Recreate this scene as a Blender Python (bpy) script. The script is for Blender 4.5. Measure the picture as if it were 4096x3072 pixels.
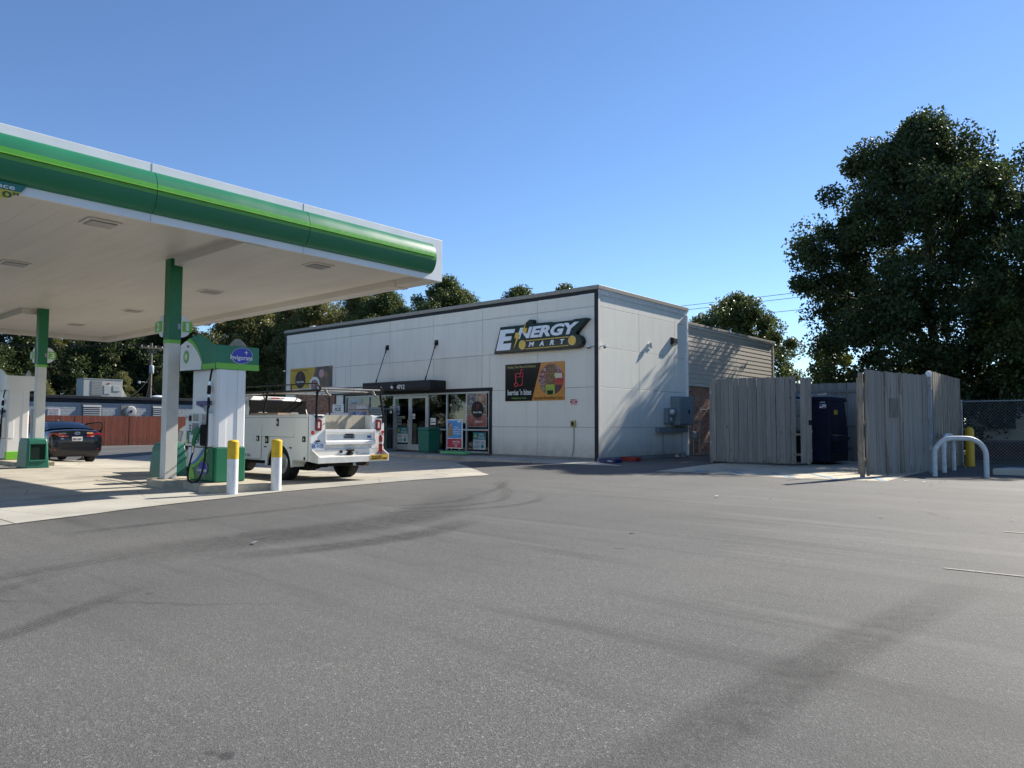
import bpy, bmesh, math, random
import numpy as np
from mathutils import Vector, Matrix
for _o in list(bpy.data.objects): bpy.data.objects.remove(_o, do_unlink=True)
S = bpy.context.scene
COL = S.collection
random.seed(7); RNG = np.random.default_rng(7)
R = math.radians

# ---------------------------------------------------------------- camera
CAMH = 1.2
_a, _p, _r = R(40.9), R(3.13), R(0.22)
_fw = Vector((-math.sin(_a)*math.cos(_p), math.cos(_a)*math.cos(_p), math.sin(_p)))
_rt = Vector((math.cos(_a), math.sin(_a), 0)); _up = _rt.cross(_fw)
_x = _rt*math.cos(_r)+_up*math.sin(_r); _y = -_rt*math.sin(_r)+_up*math.cos(_r); _z = -_fw
cd = bpy.data.cameras.new('Camera'); cam = bpy.data.objects.new('Camera', cd); COL.objects.link(cam)
cam.matrix_world = Matrix(((_x.x,_y.x,_z.x,0),(_x.y,_y.y,_z.y,0),(_x.z,_y.z,_z.z,CAMH),(0,0,0,1)))
cd.sensor_width = 36; cd.lens = 36*2874/4096; cd.clip_start = 0.05; cd.clip_end = 6000
S.camera = cam
# ---------------------------------------------------------------- sky, sun, exposure
SUN_EL, SUN_AZ = R(35), R(9.5)            # azimuth from +Y towards +X
W = bpy.data.worlds.new('World'); S.world = W; W.use_nodes = True
nt = W.node_tree; bg = nt.nodes['Background']
sky = nt.nodes.new('ShaderNodeTexSky'); sky.sky_type = 'NISHITA'; sky.sun_disc = False
sky.sun_elevation = SUN_EL; sky.sun_rotation = SUN_AZ; sky.altitude = 900
sky.air_density = 1.0; sky.dust_density = 0.05; sky.ozone_density = 5.0
_h = nt.nodes.new('ShaderNodeHueSaturation'); _h.inputs['Saturation'].default_value = 1.03; _h.inputs['Hue'].default_value = .502; nt.links.new(sky.outputs[0], _h.inputs['Color']); nt.links.new(_h.outputs[0], bg.inputs[0]); bg.inputs[1].default_value = 0.092
sd = bpy.data.lights.new('sun', 'SUN'); sd.energy = 5.0; sd.angle = R(0.53); sd.color = (1.0, 0.935, 0.83)
sun = bpy.data.objects.new('sun', sd); COL.objects.link(sun); sun.location = (20, 60, 60)
_s = Vector((math.sin(SUN_AZ)*math.cos(SUN_EL), math.cos(SUN_AZ)*math.cos(SUN_EL), math.sin(SUN_EL)))
sun.rotation_euler = _s.to_track_quat('Z', 'Y').to_euler()
S.render.engine = 'CYCLES'
S.view_settings.view_transform = 'Standard'; S.view_settings.look = 'None'
S.view_settings.exposure = 0.92; S.view_settings.gamma = 1
S.cycles.transparent_max_bounces = 16

# ---------------------------------------------------------------- node helpers and materials
def _n(t, typ, **kw):
    n = t.nodes.new(typ)
    for k, v in kw.items(): setattr(n, k, v)
    return n
def ramp(t, fac, stops):
    n = _n(t, 'ShaderNodeValToRGB'); cr = n.color_ramp
    while len(cr.elements) < len(stops): cr.elements.new(0.5)
    for e, (p, c) in zip(cr.elements, stops): e.position = p; e.color = (*c, 1) if len(c) == 3 else c
    t.links.new(fac, n.inputs[0]); return n.outputs[0]
def pos(t, scale=(1,1,1)):
    g = _n(t, 'ShaderNodeNewGeometry'); m = _n(t, 'ShaderNodeVectorMath', operation='MULTIPLY')
    t.links.new(g.outputs['Position'], m.inputs[0]); m.inputs[1].default_value = scale
    return m.outputs[0]
def noise(t, vec, scale, detail=4, rough=.55):
    n = _n(t, 'ShaderNodeTexNoise'); n.inputs['Scale'].default_value = scale
    n.inputs['Detail'].default_value = detail; n.inputs['Roughness'].default_value = rough
    t.links.new(vec, n.inputs['Vector']); return n.outputs[0]
def mix(t, fac, a, b, mode='MIX'):
    n = _n(t, 'ShaderNodeMix', data_type='RGBA', blend_type=mode)
    for s, v in ((n.inputs[0], fac), (n.inputs[6], a), (n.inputs[7], b)):
        if hasattr(v, 'links'): t.links.new(v, s)
        elif isinstance(v, (int, float)): s.default_value = v
        else: s.default_value = (*v, 1)
    return n.outputs[2]
def math_(t, op, a, b=0.):
    n = _n(t, 'ShaderNodeMath', operation=op)
    for s, v in ((n.inputs[0], a), (n.inputs[1], b)):
        if hasattr(v, 'links'): t.links.new(v, s)
        else: s.default_value = v
    return n.outputs[0]
def base(name):
    m = bpy.data.materials.new(name); m.use_nodes = True; t = m.node_tree
    return m, t, t.nodes['Principled BSDF']
def bump(t, b, h, dist, strength=1.):
    n = _n(t, 'ShaderNodeBump'); n.inputs['Distance'].default_value = dist; n.inputs['Strength'].default_value = strength
    t.links.new(h, n.inputs['Height']); t.links.new(n.outputs[0], b.inputs['Normal'])
_M = {}
def pm(name, col, rough=.55, metal=0, var=.12, scale=6, bmp=0, bs=60, rnd=0, coat=0, stretch=(1,1,1), spec=.5):
    """painted / plain surface with uneven tone, uneven gloss and optional fine relief"""
    if name in _M: return _M[name]
    m, t, b = base(name); v = pos(t, stretch)
    n1 = noise(t, v, scale, 5)
    c = mix(t, ramp(t, n1, [(.3,(0,0,0)),(.72,(1,1,1))]), [x*(1-var) for x in col], [min(1,x*(1+var)) for x in col])
    if rnd:
        oi = _n(t, 'ShaderNodeObjectInfo')
        k = math_(t, 'ADD', math_(t, 'MULTIPLY', oi.outputs['Random'], 2*rnd), 1-rnd)
        h = _n(t, 'ShaderNodeHueSaturation'); t.links.new(k, h.inputs['Value']); t.links.new(c, h.inputs['Color']); c = h.outputs[0]
    t.links.new(c, b.inputs['Base Color'])
    rr = math_(t, 'ADD', math_(t, 'MULTIPLY', noise(t, v, scale*2.3, 3), .25), rough-.125)
    t.links.new(rr, b.inputs['Roughness']); b.inputs['Metallic'].default_value = metal
    b.inputs['Specular IOR Level'].default_value = spec if max(col) > .05 or coat else spec*.45
    if coat: b.inputs['Coat Weight'].default_value = coat; b.inputs['Coat Roughness'].default_value = .04
    if bmp: bump(t, b, noise(t, v, bs, 4), bmp)
    _M[name] = m; return m

def m_asphalt():
    m, t, b = base('asphalt'); v = pos(t)
    vo = _n(t, 'ShaderNodeTexVoronoi'); vo.inputs['Scale'].default_value = 125; t.links.new(v, vo.inputs['Vector'])
    vo2 = _n(t, 'ShaderNodeTexVoronoi'); vo2.inputs['Scale'].default_value = 300; t.links.new(v, vo2.inputs['Vector'])
    sp = _n(t, 'ShaderNodeSeparateColor'); t.links.new(vo.outputs['Color'], sp.inputs[0])
    sp2 = _n(t, 'ShaderNodeSeparateColor'); t.links.new(vo2.outputs['Color'], sp2.inputs[0])
    agg = ramp(t, sp.outputs[0], [(0,(.030,.030,.029)),(.5,(.096,.096,.091)),(.85,(.148,.147,.139)),(.965,(.225,.222,.208)),(1,(.42,.41,.38))])
    agg2 = ramp(t, sp2.outputs[1], [(0,(.034,.034,.033)),(.55,(.103,.102,.097)),(.93,(.176,.174,.164)),(1,(.34,.33,.31))])
    c = mix(t, .5, agg, agg2)
    big = noise(t, pos(t, (.5,.28,1)), .55, 5, .6)
    c = mix(t, ramp(t, big, [(.38,(0,0,0)),(.66,(1,1,1))]), mix(t, .62, c, (.068,.068,.066)), c)
    for ang, sc, th, k, dk in ((25,(.22,2.6,1),.54,.55,(.050,.050,.048)),(-38,(.16,2.0,1),.57,.45,(.054,.054,.052)),(70,(.2,3.2,1),.60,.5,(.05,.048,.045)),(5,(.12,1.5,1),.56,.4,(.185,.182,.170))):
        mp = _n(t, 'ShaderNodeMapping'); mp.inputs['Rotation'].default_value = (0,0,R(ang)); mp.inputs['Scale'].default_value = sc; t.links.new(v, mp.inputs['Vector'])
        c = mix(t, ramp(t, noise(t, mp.outputs[0], 1.0, 5, .62), [(th,(0,0,0)),(th+.16,(k,k,k))]), c, dk)
    cr = _n(t, 'ShaderNodeTexVoronoi', feature='DISTANCE_TO_EDGE'); cr.inputs['Scale'].default_value = .16
    t.links.new(mix(t, .35, v, noise(t, v, 1.4, 6, .7)), cr.inputs['Vector'])
    c = mix(t, math_(t, 'MULTIPLY', ramp(t, cr.outputs[0], [(0,(.75,.75,.75)),(.0022,(0,0,0))]), ramp(t, noise(t, v, .35, 2), [(.5,(0,0,0)),(.6,(1,1,1))])), c, (.03,.029,.027))
    du = noise(t, pos(t, (1,1,1)), .22, 3, .5)
    c = mix(t, ramp(t, du, [(.45,(0,0,0)),(.75,(.35,.35,.35))]), c, (.17,.158,.14))
    ol = noise(t, v, 3.3, 2, .4)
    c = mix(t, ramp(t, ol, [(.755,(0,0,0)),(.785,(.65,.65,.65))]), c, (.028,.028,.029))
    t.links.new(c, b.inputs['Base Color'])
    b.inputs['Roughness'].default_value = .82; b.inputs['Specular IOR Level'].default_value = .3
    h = mix(t, .5, vo.outputs['Distance'], vo2.outputs['Distance'])
    bump(t, b, h, .004, .8); return m
def m_concrete(name, a, bb, stain=(.16,.14,.11)):
    m, t, b = base(name); v = pos(t)
    c = mix(t, ramp(t, noise(t, v, 1.1, 6, .62), [(.34,(0,0,0)),(.68,(1,1,1))]), a, bb)
    c = mix(t, ramp(t, noise(t, v, 40, 3), [(.35,(.0,.0,.0)),(.75,(.35,.35,.35))]), c, [x*.75 for x in a])
    c = mix(t, ramp(t, noise(t, pos(t,(1,.5,1)), .8, 5, .65), [(.54,(0,0,0)),(.72,(.75,.75,.75))]), c, stain)
    oi = _n(t, 'ShaderNodeObjectInfo'); hs = _n(t, 'ShaderNodeHueSaturation')
    t.links.new(math_(t, 'ADD', math_(t, 'MULTIPLY', oi.outputs['Random'], .22), .89), hs.inputs['Value']); t.links.new(c, hs.inputs['Color'])
    vo = _n(t, 'ShaderNodeTexVoronoi', feature='DISTANCE_TO_EDGE'); vo.inputs['Scale'].default_value = .55
    t.links.new(mix(t, .06, v, noise(t, v, 3, 4)), vo.inputs['Vector'])
    c = mix(t, ramp(t, vo.outputs[0], [(0,(.7,.7,.7)),(.006,(0,0,0))]), hs.outputs[0], (.09,.08,.07))
    t.links.new(c, b.inputs['Base Color']); b.inputs['Roughness'].default_value = .85
    bump(t, b, noise(t, v, 90, 4), .0025); return m
def m_panel(name, col):
    m, t, b = base(name); v = pos(t)
    c = mix(t, noise(t, v, 2.2, 5, .6), [x*.93 for x in col], [min(1,x*1.04) for x in col])
    st = noise(t, pos(t,(3.2,3.2,.22)), 1.5, 6, .65)
    c = mix(t, ramp(t, st, [(.48,(0,0,0)),(.8,(.36,.36,.36))]), c, [x*y for x, y in zip(col, (.68,.675,.63))])
    oi = _n(t, 'ShaderNodeObjectInfo'); hs = _n(t, 'ShaderNodeHueSaturation')
    t.links.new(math_(t, 'ADD', math_(t, 'MULTIPLY', oi.outputs['Random'], .07), .965), hs.inputs['Value']); t.links.new(c, hs.inputs['Color'])
    sz = _n(t, 'ShaderNodeSeparateXYZ'); t.links.new(v, sz.inputs[0])
    low = math_(t, 'MULTIPLY', ramp(t, sz.outputs[2], [(.1,(1,1,1)),(.75,(0,0,0))]), noise(t, v, 4, 5, .65))
    c = mix(t, math_(t, 'MULTIPLY', low, 1.05), hs.outputs[0], (.25,.235,.21))
    t.links.new(c, b.inputs['Base Color']); b.inputs['Roughness'].default_value = .62
    bump(t, b, noise(t, pos(t,(1,1,2.2)), 55, 4), .002, .7); return m
def m_wood(name, col, peel, thr=.58, grain=(1,1,.06)):
    m, t, b = base(name); v = pos(t)
    gr = noise(t, pos(t, (22,22,.9)), 1.5, 5, .6)
    c = mix(t, ramp(t, gr, [(.3,(0,0,0)),(.7,(1,1,1))]), [x*.72 for x in col], [x*1.14 for x in col])
    kn = noise(t, pos(t, (7,7,2.6)), 2.2, 2, .4); c = mix(t, ramp(t, kn, [(.70,(0,0,0)),(.76,(.75,.75,.75))]), c, [x*.4 for x in col])
    pe = noise(t, pos(t, (9,9,1.1)), 1.4, 6, .65)
    sz = _n(t, 'ShaderNodeSeparateXYZ'); t.links.new(v, sz.inputs[0])
    low = ramp(t, sz.outputs[2], [(.02,(.16,.16,.16)),(.4,(0,0,0))])
    pm_ = ramp(t, math_(t, 'ADD', pe, low), [(thr,(0,0,0)),(thr+.035,(1,1,1))])
    c = mix(t, math_(t, 'MULTIPLY', pm_, .85), c, peel)
    oi = _n(t, 'ShaderNodeObjectInfo'); hs = _n(t, 'ShaderNodeHueSaturation')
    t.links.new(math_(t, 'ADD', math_(t, 'MULTIPLY', oi.outputs['Random'], .3), .85), hs.inputs['Value']); t.links.new(c, hs.inputs['Color'])
    t.links.new(hs.outputs[0], b.inputs['Base Color']); b.inputs['Roughness'].default_value = .8
    bump(t, b, mix(t, .5, gr, pm_), .004); return m
def m_brick(name, cols):
    m, t, b = base(name); v = pos(t); oi = _n(t, 'ShaderNodeObjectInfo')
    g = _n(t, 'ShaderNodeNewGeometry'); rnd = math_(t, 'FRACT', math_(t, 'ADD', oi.outputs['Random'], g.outputs['Random Per Island']))
    c = ramp(t, rnd, [(i/max(1,len(cols)-1), k) for i, k in enumerate(cols)])
    c = mix(t, math_(t, 'MULTIPLY', noise(t, v, 28, 4), .55), c, [x*.5 for x in cols[0]])
    t.links.new(c, b.inputs['Base Color']); b.inputs['Roughness'].default_value = .85
    bump(t, b, noise(t, v, 120, 4), .002); return m
def m_glass(name, tint=(.32,.34,.33), refl=.05):
    m = bpy.data.materials.new(name); m.use_nodes = True; t = m.node_tree; t.nodes.clear()
    o = _n(t, 'ShaderNodeOutputMaterial'); tr = _n(t, 'ShaderNodeBsdfTransparent'); gl = _n(t, 'ShaderNodeBsdfGlossy')
    tr.inputs[0].default_value = (*tint, 1); gl.inputs[0].default_value = (.92,.95,.95,1); gl.inputs['Roughness'].default_value = .012
    lw = _n(t, 'ShaderNodeFresnel'); lw.inputs[0].default_value = 1.5
    mx = _n(t, 'ShaderNodeMixShader'); t.links.new(math_(t, 'ADD', math_(t, 'MULTIPLY', lw.outputs[0], 1.0), refl), mx.inputs[0])
    t.links.new(tr.outputs[0], mx.inputs[1]); t.links.new(gl.outputs[0], mx.inputs[2]); t.links.new(mx.outputs[0], o.inputs[0])
    bp = _n(t, 'ShaderNodeBump'); bp.inputs['Distance'].default_value = .002; bp.inputs['Strength'].default_value = .25
    t.links.new(noise(t, pos(t), 1.6, 1), bp.inputs['Height']); t.links.new(bp.outputs[0], gl.inputs['Normal'])
    return m
def m_leaf(name, cols, trans=.3, rough=.42):
    m = bpy.data.materials.new(name); m.use_nodes = True; t = m.node_tree; b = t.nodes['Principled BSDF']; o = t.nodes['Material Output']
    g = _n(t, 'ShaderNodeNewGeometry'); c = ramp(t, g.outputs['Random Per Island'], [(i/max(1,len(cols)-1), k) for i, k in enumerate(cols)])
    c = mix(t, ramp(t, noise(t, pos(t), .5, 3), [(.4,(0,0,0)),(.65,(.5,.5,.5))]), c, cols[0])
    t.links.new(c, b.inputs['Base Color']); b.inputs['Roughness'].default_value = rough; b.inputs['Specular IOR Level'].default_value = .32
    tl = _n(t, 'ShaderNodeBsdfTranslucent'); hs = _n(t, 'ShaderNodeHueSaturation'); hs.inputs['Value'].default_value = 1.7; hs.inputs['Hue'].default_value = .48
    t.links.new(c, hs.inputs['Color']); t.links.new(hs.outputs[0], tl.inputs[0])
    mx = _n(t, 'ShaderNodeMixShader'); mx.inputs[0].default_value = trans
    t.links.new(b.outputs[0], mx.inputs[1]); t.links.new(tl.outputs[0], mx.inputs[2]); t.links.new(mx.outputs[0], o.inputs[0])
    return m
def m_food(name, cols, scale):
    m, t, b = base(name)
    vo = _n(t, 'ShaderNodeTexVoronoi'); vo.inputs['Scale'].default_value = scale; t.links.new(pos(t), vo.inputs['Vector'])
    sp = _n(t, 'ShaderNodeSeparateColor'); t.links.new(vo.outputs['Color'], sp.inputs[0])
    c = ramp(t, sp.outputs[0], [(i/max(1,len(cols)-1), k) for i, k in enumerate(cols)])
    c = mix(t, ramp(t, vo.outputs['Distance'], [(.0,(0,0,0)),(.9,(.8,.8,.8))]), c, [x*.2 for x in cols[0]])
    t.links.new(c, b.inputs['Base Color']); b.inputs['Roughness'].default_value = .35; return m
def m_mark(name, col, amount, treads=0.):
    """rubber / sealer stain lying on the asphalt: worn through to the surface below, fading at its edges"""
    m = bpy.data.materials.new(name); m.use_nodes = True; t = m.node_tree; b = t.nodes['Principled BSDF']; o = t.nodes['Material Output']
    b.inputs['Base Color'].default_value = (*col, 1); b.inputs['Roughness'].default_value = .85; b.inputs['Specular IOR Level'].default_value = .25
    uv = _n(t, 'ShaderNodeUVMap'); s = _n(t, 'ShaderNodeSeparateXYZ'); t.links.new(uv.outputs[0], s.inputs[0])
    def tri(a, w): return ramp(t, math_(t, 'ABSOLUTE', math_(t, 'SUBTRACT', a, .5)), [(.5-w,(1,1,1)),(.5,(0,0,0))])
    al = math_(t, 'MULTIPLY', tri(s.outputs[1], .28), tri(s.outputs[0], .3))
    al = math_(t, 'MULTIPLY', al, ramp(t, noise(t, pos(t), 9, 5, .7), [(.3,(.3,.3,.3)),(.62,(1,1,1))]))
    al = math_(t, 'MULTIPLY', al, ramp(t, noise(t, pos(t), 130, 2), [(.38,(.25,.25,.25)),(.55,(1,1,1))]))
    if treads:
        w = math_(t, 'SINE', math_(t, 'MULTIPLY', s.outputs[1], treads))
        al = math_(t, 'MULTIPLY', al, ramp(t, w, [(.0,(.25,.25,.25)),(.5,(1,1,1))]))
    al = math_(t, 'MULTIPLY', al, amount)
    tr = _n(t, 'ShaderNodeBsdfTransparent'); mx = _n(t, 'ShaderNodeMixShader')
    t.links.new(al, mx.inputs[0]); t.links.new(tr.outputs[0], mx.inputs[1]); t.links.new(b.outputs[0], mx.inputs[2]); t.links.new(mx.outputs[0], o.inputs[0])
    return m

# ---------------------------------------------------------------- geometry helpers
class MB:
    def __init__(s, T=None): s.v = []; s.f = []; s.T = T
    def add(s, vs, fs):
        n = len(s.v); s.v += [tuple(p) for p in vs]; s.f += [tuple(i+n for i in f) for f in fs]; return s
    def box(s, x0, x1, y0, y1, z0, z1):
        if x0 > x1: x0, x1 = x1, x0
        if y0 > y1: y0, y1 = y1, y0
        if z0 > z1: z0, z1 = z1, z0
        return s.add([(x0,y0,z0),(x1,y0,z0),(x1,y1,z0),(x0,y1,z0),(x0,y0,z1),(x1,y0,z1),(x1,y1,z1),(x0,y1,z1)],
                     [(0,3,2,1),(4,5,6,7),(0,1,5,4),(1,2,6,5),(2,3,7,6),(3,0,4,7)])
    def obox(s, c, ax, ay, az):
        c, ax, ay, az = map(Vector, (c, ax, ay, az))
        vs = [c+ax*i+ay*j+az*k for k in (-1,1) for i, j in ((-1,-1),(1,-1),(1,1),(-1,1))]
        return s.add(vs, [(0,3,2,1),(4,5,6,7),(0,1,5,4),(1,2,6,5),(2,3,7,6),(3,0,4,7)])
    def tube(s, pts, r, n=8, cap=True):
        pts = [Vector(p) for p in pts]; rs = r if isinstance(r, (list, tuple)) else [r]*len(pts)
        d0 = (pts[1]-pts[0]).normalized(); u = d0.orthogonal().normalized(); vs = []; L = len(pts)
        for i, p in enumerate(pts):
            d = ((pts[min(i+1,L-1)]-p).normalized()+(p-pts[max(i-1,0)]).normalized())
            d = d.normalized() if d.length > 1e-6 else d0
            u = (u-d*u.dot(d)).normalized(); w = d.cross(u)
            vs += [p+(u*math.cos(6.28318*k/n)+w*math.sin(6.28318*k/n))*rs[i] for k in range(n)]
        fs = [(i*n+k, i*n+(k+1)%n, (i+1)*n+(k+1)%n, (i+1)*n+k) for i in range(L-1) for k in range(n)]
        if cap: fs += [tuple(range(n-1,-1,-1)), tuple((L-1)*n+k for k in range(n))]
        return s.add(vs, fs)
    def prism(s, poly, axis, a, b):
        n = len(poly); f = {'x': lambda p, t: (t,p[0],p[1]), 'y': lambda p, t: (p[0],t,p[1]), 'z': lambda p, t: (p[0],p[1],t)}[axis]
        return s.add([f(p,a) for p in poly]+[f(p,b) for p in poly],
                     [tuple(range(n)), tuple(range(2*n-1,n-1,-1))]+[(i,i+n,(i+1)%n+n,(i+1)%n) for i in range(n)])
    def lathe(s, prof, c, axis='z', n=24):
        c = Vector(c); vs = []; L = len(prof)
        for r, h in prof:
            for k in range(n):
                a = 6.28318530718*k/n; p, q = r*math.cos(a), r*math.sin(a)
                vs.append(c+Vector({'z': (p,q,h), 'y': (p,h,q), 'x': (h,p,q)}[axis]))
        fs = [(i*n+k, i*n+(k+1)%n, (i+1)*n+(k+1)%n, (i+1)*n+k) for i in range(L-1) for k in range(n)]
        fs += [tuple(range(n)), tuple((L-1)*n+k for k in range(n-1,-1,-1))]
        return s.add(vs, fs)
    def quad(s, *p): return s.add(p, [tuple(range(len(p)))])
    def loft(s, rings, cap=True):
        n = len(rings[0]); b = len(s.v); s.v += [tuple(p) for r in rings for p in r]
        s.f += [(b+i*n+k, b+i*n+(k+1)%n, b+(i+1)*n+(k+1)%n, b+(i+1)*n+k) for i in range(len(rings)-1) for k in range(n)]
        if cap: s.f += [tuple(b+k for k in range(n-1,-1,-1)), tuple(b+(len(rings)-1)*n+k for k in range(n))]
        return s
    def mesh(s, name, o=(0,0,0), fix=True):
        vs = [s.T(p) for p in s.v] if s.T else s.v
        me = bpy.data.meshes.new(name); me.from_pydata([(p[0]-o[0],p[1]-o[1],p[2]-o[2]) for p in vs], [], s.f)
        if fix:
            bm = bmesh.new(); bm.from_mesh(me); bmesh.ops.recalc_face_normals(bm, faces=bm.faces); bm.to_mesh(me); bm.free()
        return me
    def build(s, name, mat, parent=None, bev=0, smooth=False, seg=2, sub=0, fix=True):
        o = worldloc(parent) if parent else (0,0,0)
        return link(name, s.mesh(name, o, fix), mat, parent, bev=bev, smooth=smooth, seg=seg, sub=sub)
def worldloc(o):
    p = Vector((0,0,0))
    while o: p = p+o.location; o = o.parent
    return p
def link(name, me, mat, parent=None, loc=(0,0,0), bev=0, smooth=False, seg=2, sub=0):
    ob = bpy.data.objects.new(name, me); COL.objects.link(ob); ob.parent = parent; ob.location = loc
    if mat and not me.materials: me.materials.append(mat)
    if sub: md = ob.modifiers.new('sub', 'SUBSURF'); md.levels = md.render_levels = sub
    if bev:
        md = ob.modifiers.new('bevel', 'BEVEL'); md.width = bev; md.segments = seg; md.limit_method = 'ANGLE'; md.angle_limit = R(40); md.harden_normals = False
    if smooth or sub: me.shade_smooth() if sub else smooth_angle(me, 38)
    return ob
def smooth_angle(me, deg):
    me.shade_smooth()
    bm = bmesh.new(); bm.from_mesh(me); lim = R(deg)
    for e in bm.edges:
        if len(e.link_faces) == 2: e.smooth = e.calc_face_angle(0) < lim
    bm.to_mesh(me); bm.free()
def tag(o, label, cat, group=None):
    o['label'] = label; o['category'] = cat
    if group: o['group'] = group
    return o
def thing(name, label, cat, loc=(0,0,0), group=None):
    o = bpy.data.objects.new(name, None); COL.objects.link(o); o.location = loc; o.empty_display_size = .2
    return tag(o, label, cat, group)
def struct(name, mb, mat, **k):
    o = mb.build(name, mat, None, **k) if isinstance(mb, MB) else link(name, mb, mat); o['kind'] = 'structure'; return o
def copy_tree(o, parent=None):
    c = o.copy(); COL.objects.link(c); c.parent = parent
    for ch in [x for x in bpy.data.objects if x.parent == o]: copy_tree(ch, c)
    return c
def text(name, s, mat, parent, c, w, h, facing, depth=.006, bold=0., shear=0., fit='both'):
    """flat lettering centred on c, w x h metres; facing -y or +x (or a (right, up) pair of vectors)"""
    cu = bpy.data.curves.new(name, 'FONT'); cu.body = s; cu.align_x = 'CENTER'; cu.size = 1; cu.offset = bold; cu.shear = shear
    cu.extrude = .5; cu.resolution_u = 3
    ob = bpy.data.objects.new(name, cu); COL.objects.link(ob)
    me = bpy.data.meshes.new_from_object(ob.evaluated_get(bpy.context.evaluated_depsgraph_get()))
    bpy.data.objects.remove(ob); bpy.data.curves.remove(cu)
    n = len(me.vertices); co = np.empty(n*3); me.vertices.foreach_get('co', co); co = co.reshape(-1,3)
    lo, hi = co.min(0), co.max(0); q = (co-(lo+hi)/2)/np.maximum(hi-lo, 1e-6)
    rt, up = {'-y': ((1,0,0),(0,0,1)), '+x': ((0,1,0),(0,0,1)), '+y': ((-1,0,0),(0,0,1))}.get(facing, facing) if isinstance(facing, str) else facing
    rt, up = np.array(rt, float), np.array(up, float); nn = np.cross(rt, up)
    P = np.array(c)+np.outer(q[:,0]*w, rt)+np.outer(q[:,1]*h, up)+np.outer(q[:,2]*depth, nn)
    P -= np.array(worldloc(parent)) if parent else 0
    me.vertices.foreach_set('co', P.ravel()); me.update(); me.materials.clear()
    return link(name, me, mat, parent)
def clip(poly, inside):
    """convex clip: inside = ccw polygon"""
    out = list(poly)
    for i in range(len(inside)):
        a, b = inside[i], inside[(i+1)%len(inside)]; src = out; out = []
        if not src: return []
        sd = lambda p: (b[0]-a[0])*(p[1]-a[1])-(b[1]-a[1])*(p[0]-a[0])
        for j in range(len(src)):
            p, q = src[j-1], src[j]; sp, sq = sd(p), sd(q)
            if (sp >= 0) != (sq >= 0):
                t = sp/(sp-sq); out.append((p[0]+t*(q[0]-p[0]), p[1]+t*(q[1]-p[1])))
            if sq >= 0: out.append(q)
    return out
def circ(cx, cy, rx, ry=None, n=32): return [(cx+rx*math.cos(6.28318*k/n), cy+(ry or rx)*math.sin(6.28318*k/n)) for k in range(n)]
# ---------------------------------------------------------------- materials
ASPH = m_asphalt()
CONC = m_concrete('concrete_apron', (.34,.31,.25), (.46,.425,.35)); CONC2 = m_concrete('concrete_new', (.31,.295,.255), (.41,.39,.34), (.24,.22,.18))
WALK = m_concrete('concrete_walk', (.30,.285,.25), (.40,.385,.345))
PANEL = m_panel('wall_panel_paint', (.73,.705,.62)); JOINT = pm('joint_grey', (.22,.22,.21), .8)  # JOINT is the plain grey backing that shows between the wall panels
BLACK = pm('black_trim', (.018,.018,.02), .45); CAP = pm('tan_metal_cap', (.27,.25,.21), .5); WHITE = pm('white_paint', (.76,.76,.74), .45)
ALU = pm('aluminium_frame', (.50,.51,.50), .4, .4); GLASS = m_glass('store_glass')
GREEN = pm('canopy_green', (.012,.16,.075), .38, var=.10, scale=.6); LIME = pm('lime_green', (.16,.47,.035), .35, var=.06)
DGREEN = pm('deep_green', (.006,.15,.055), .4, var=.08); SOFF = pm('soffit_white', (.62,.59,.535), .38, var=.06, scale=.9, stretch=(.35,1.5,1))
WMET = pm('white_metal', (.74,.75,.76), .35, var=.05, scale=2); COLW = pm('column_white', (.66,.645,.60), .45, var=.08, scale=3)
RUBBER = pm('rubber', (.018,.018,.018), .75, var=.2, scale=20); CHROME = pm('chrome', (.6,.6,.6), .22, 1); STEEL = pm('dull_steel', (.28,.29,.30), .45, .6)
DARK = pm('underbody_black', (.012,.012,.012), .7); YEL = pm('safety_yellow', (.68,.43,.012), .5, var=.14, scale=14, bmp=.001); BOLW = pm('bollard_white', (.72,.72,.70), .5, var=.09, scale=12)
BINGR = pm('bin_green', (.012,.13,.085), .42, var=.1, scale=9); RED = pm('red', (.45,.012,.012), .35); BLUE = pm('blue', (.015,.03,.33), .35)
GREYBOX = pm('electrical_grey', (.20,.235,.25), .5, var=.08); BARK = pm('bark', (.10,.085,.07), .9, var=.35, scale=9, bmp=.02, bs=14)
BRICK = m_brick('store_brick', [(.33,.14,.085),(.40,.20,.12),(.47,.28,.18),(.30,.12,.08),(.50,.34,.23)]); MORTAR = pm('mortar', (.32,.28,.23), .9)
BLOCK = m_brick('painted_block', [(.36,.385,.42),(.42,.445,.48),(.39,.415,.45)]); BMORT = pm('block_joint', (.19,.205,.225), .9)
FENCE = m_wood('grey_fence_wood', (.245,.230,.203), (.14,.12,.092), .66); FENCE2 = m_wood('weathered_fence_wood', (.31,.27,.21), (.17,.13,.09), .5)
REDF = m_wood('red_fence_wood', (.20,.050,.028), (.12,.036,.022), .62); PAPER = pm('paper_white', (.74,.74,.72), .6, var=.05)
BLUEP = pm('blue_line_paint', (.16,.28,.38), .8, var=.3, scale=22); LINEW = pm('line_paint_faded', (.25,.235,.205), .8, var=.4, scale=25)
DIRT = pm('dirt_and_grass', (.07,.075,.035), .95, var=.5, scale=1.5, bmp=.02, bs=20)

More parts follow.
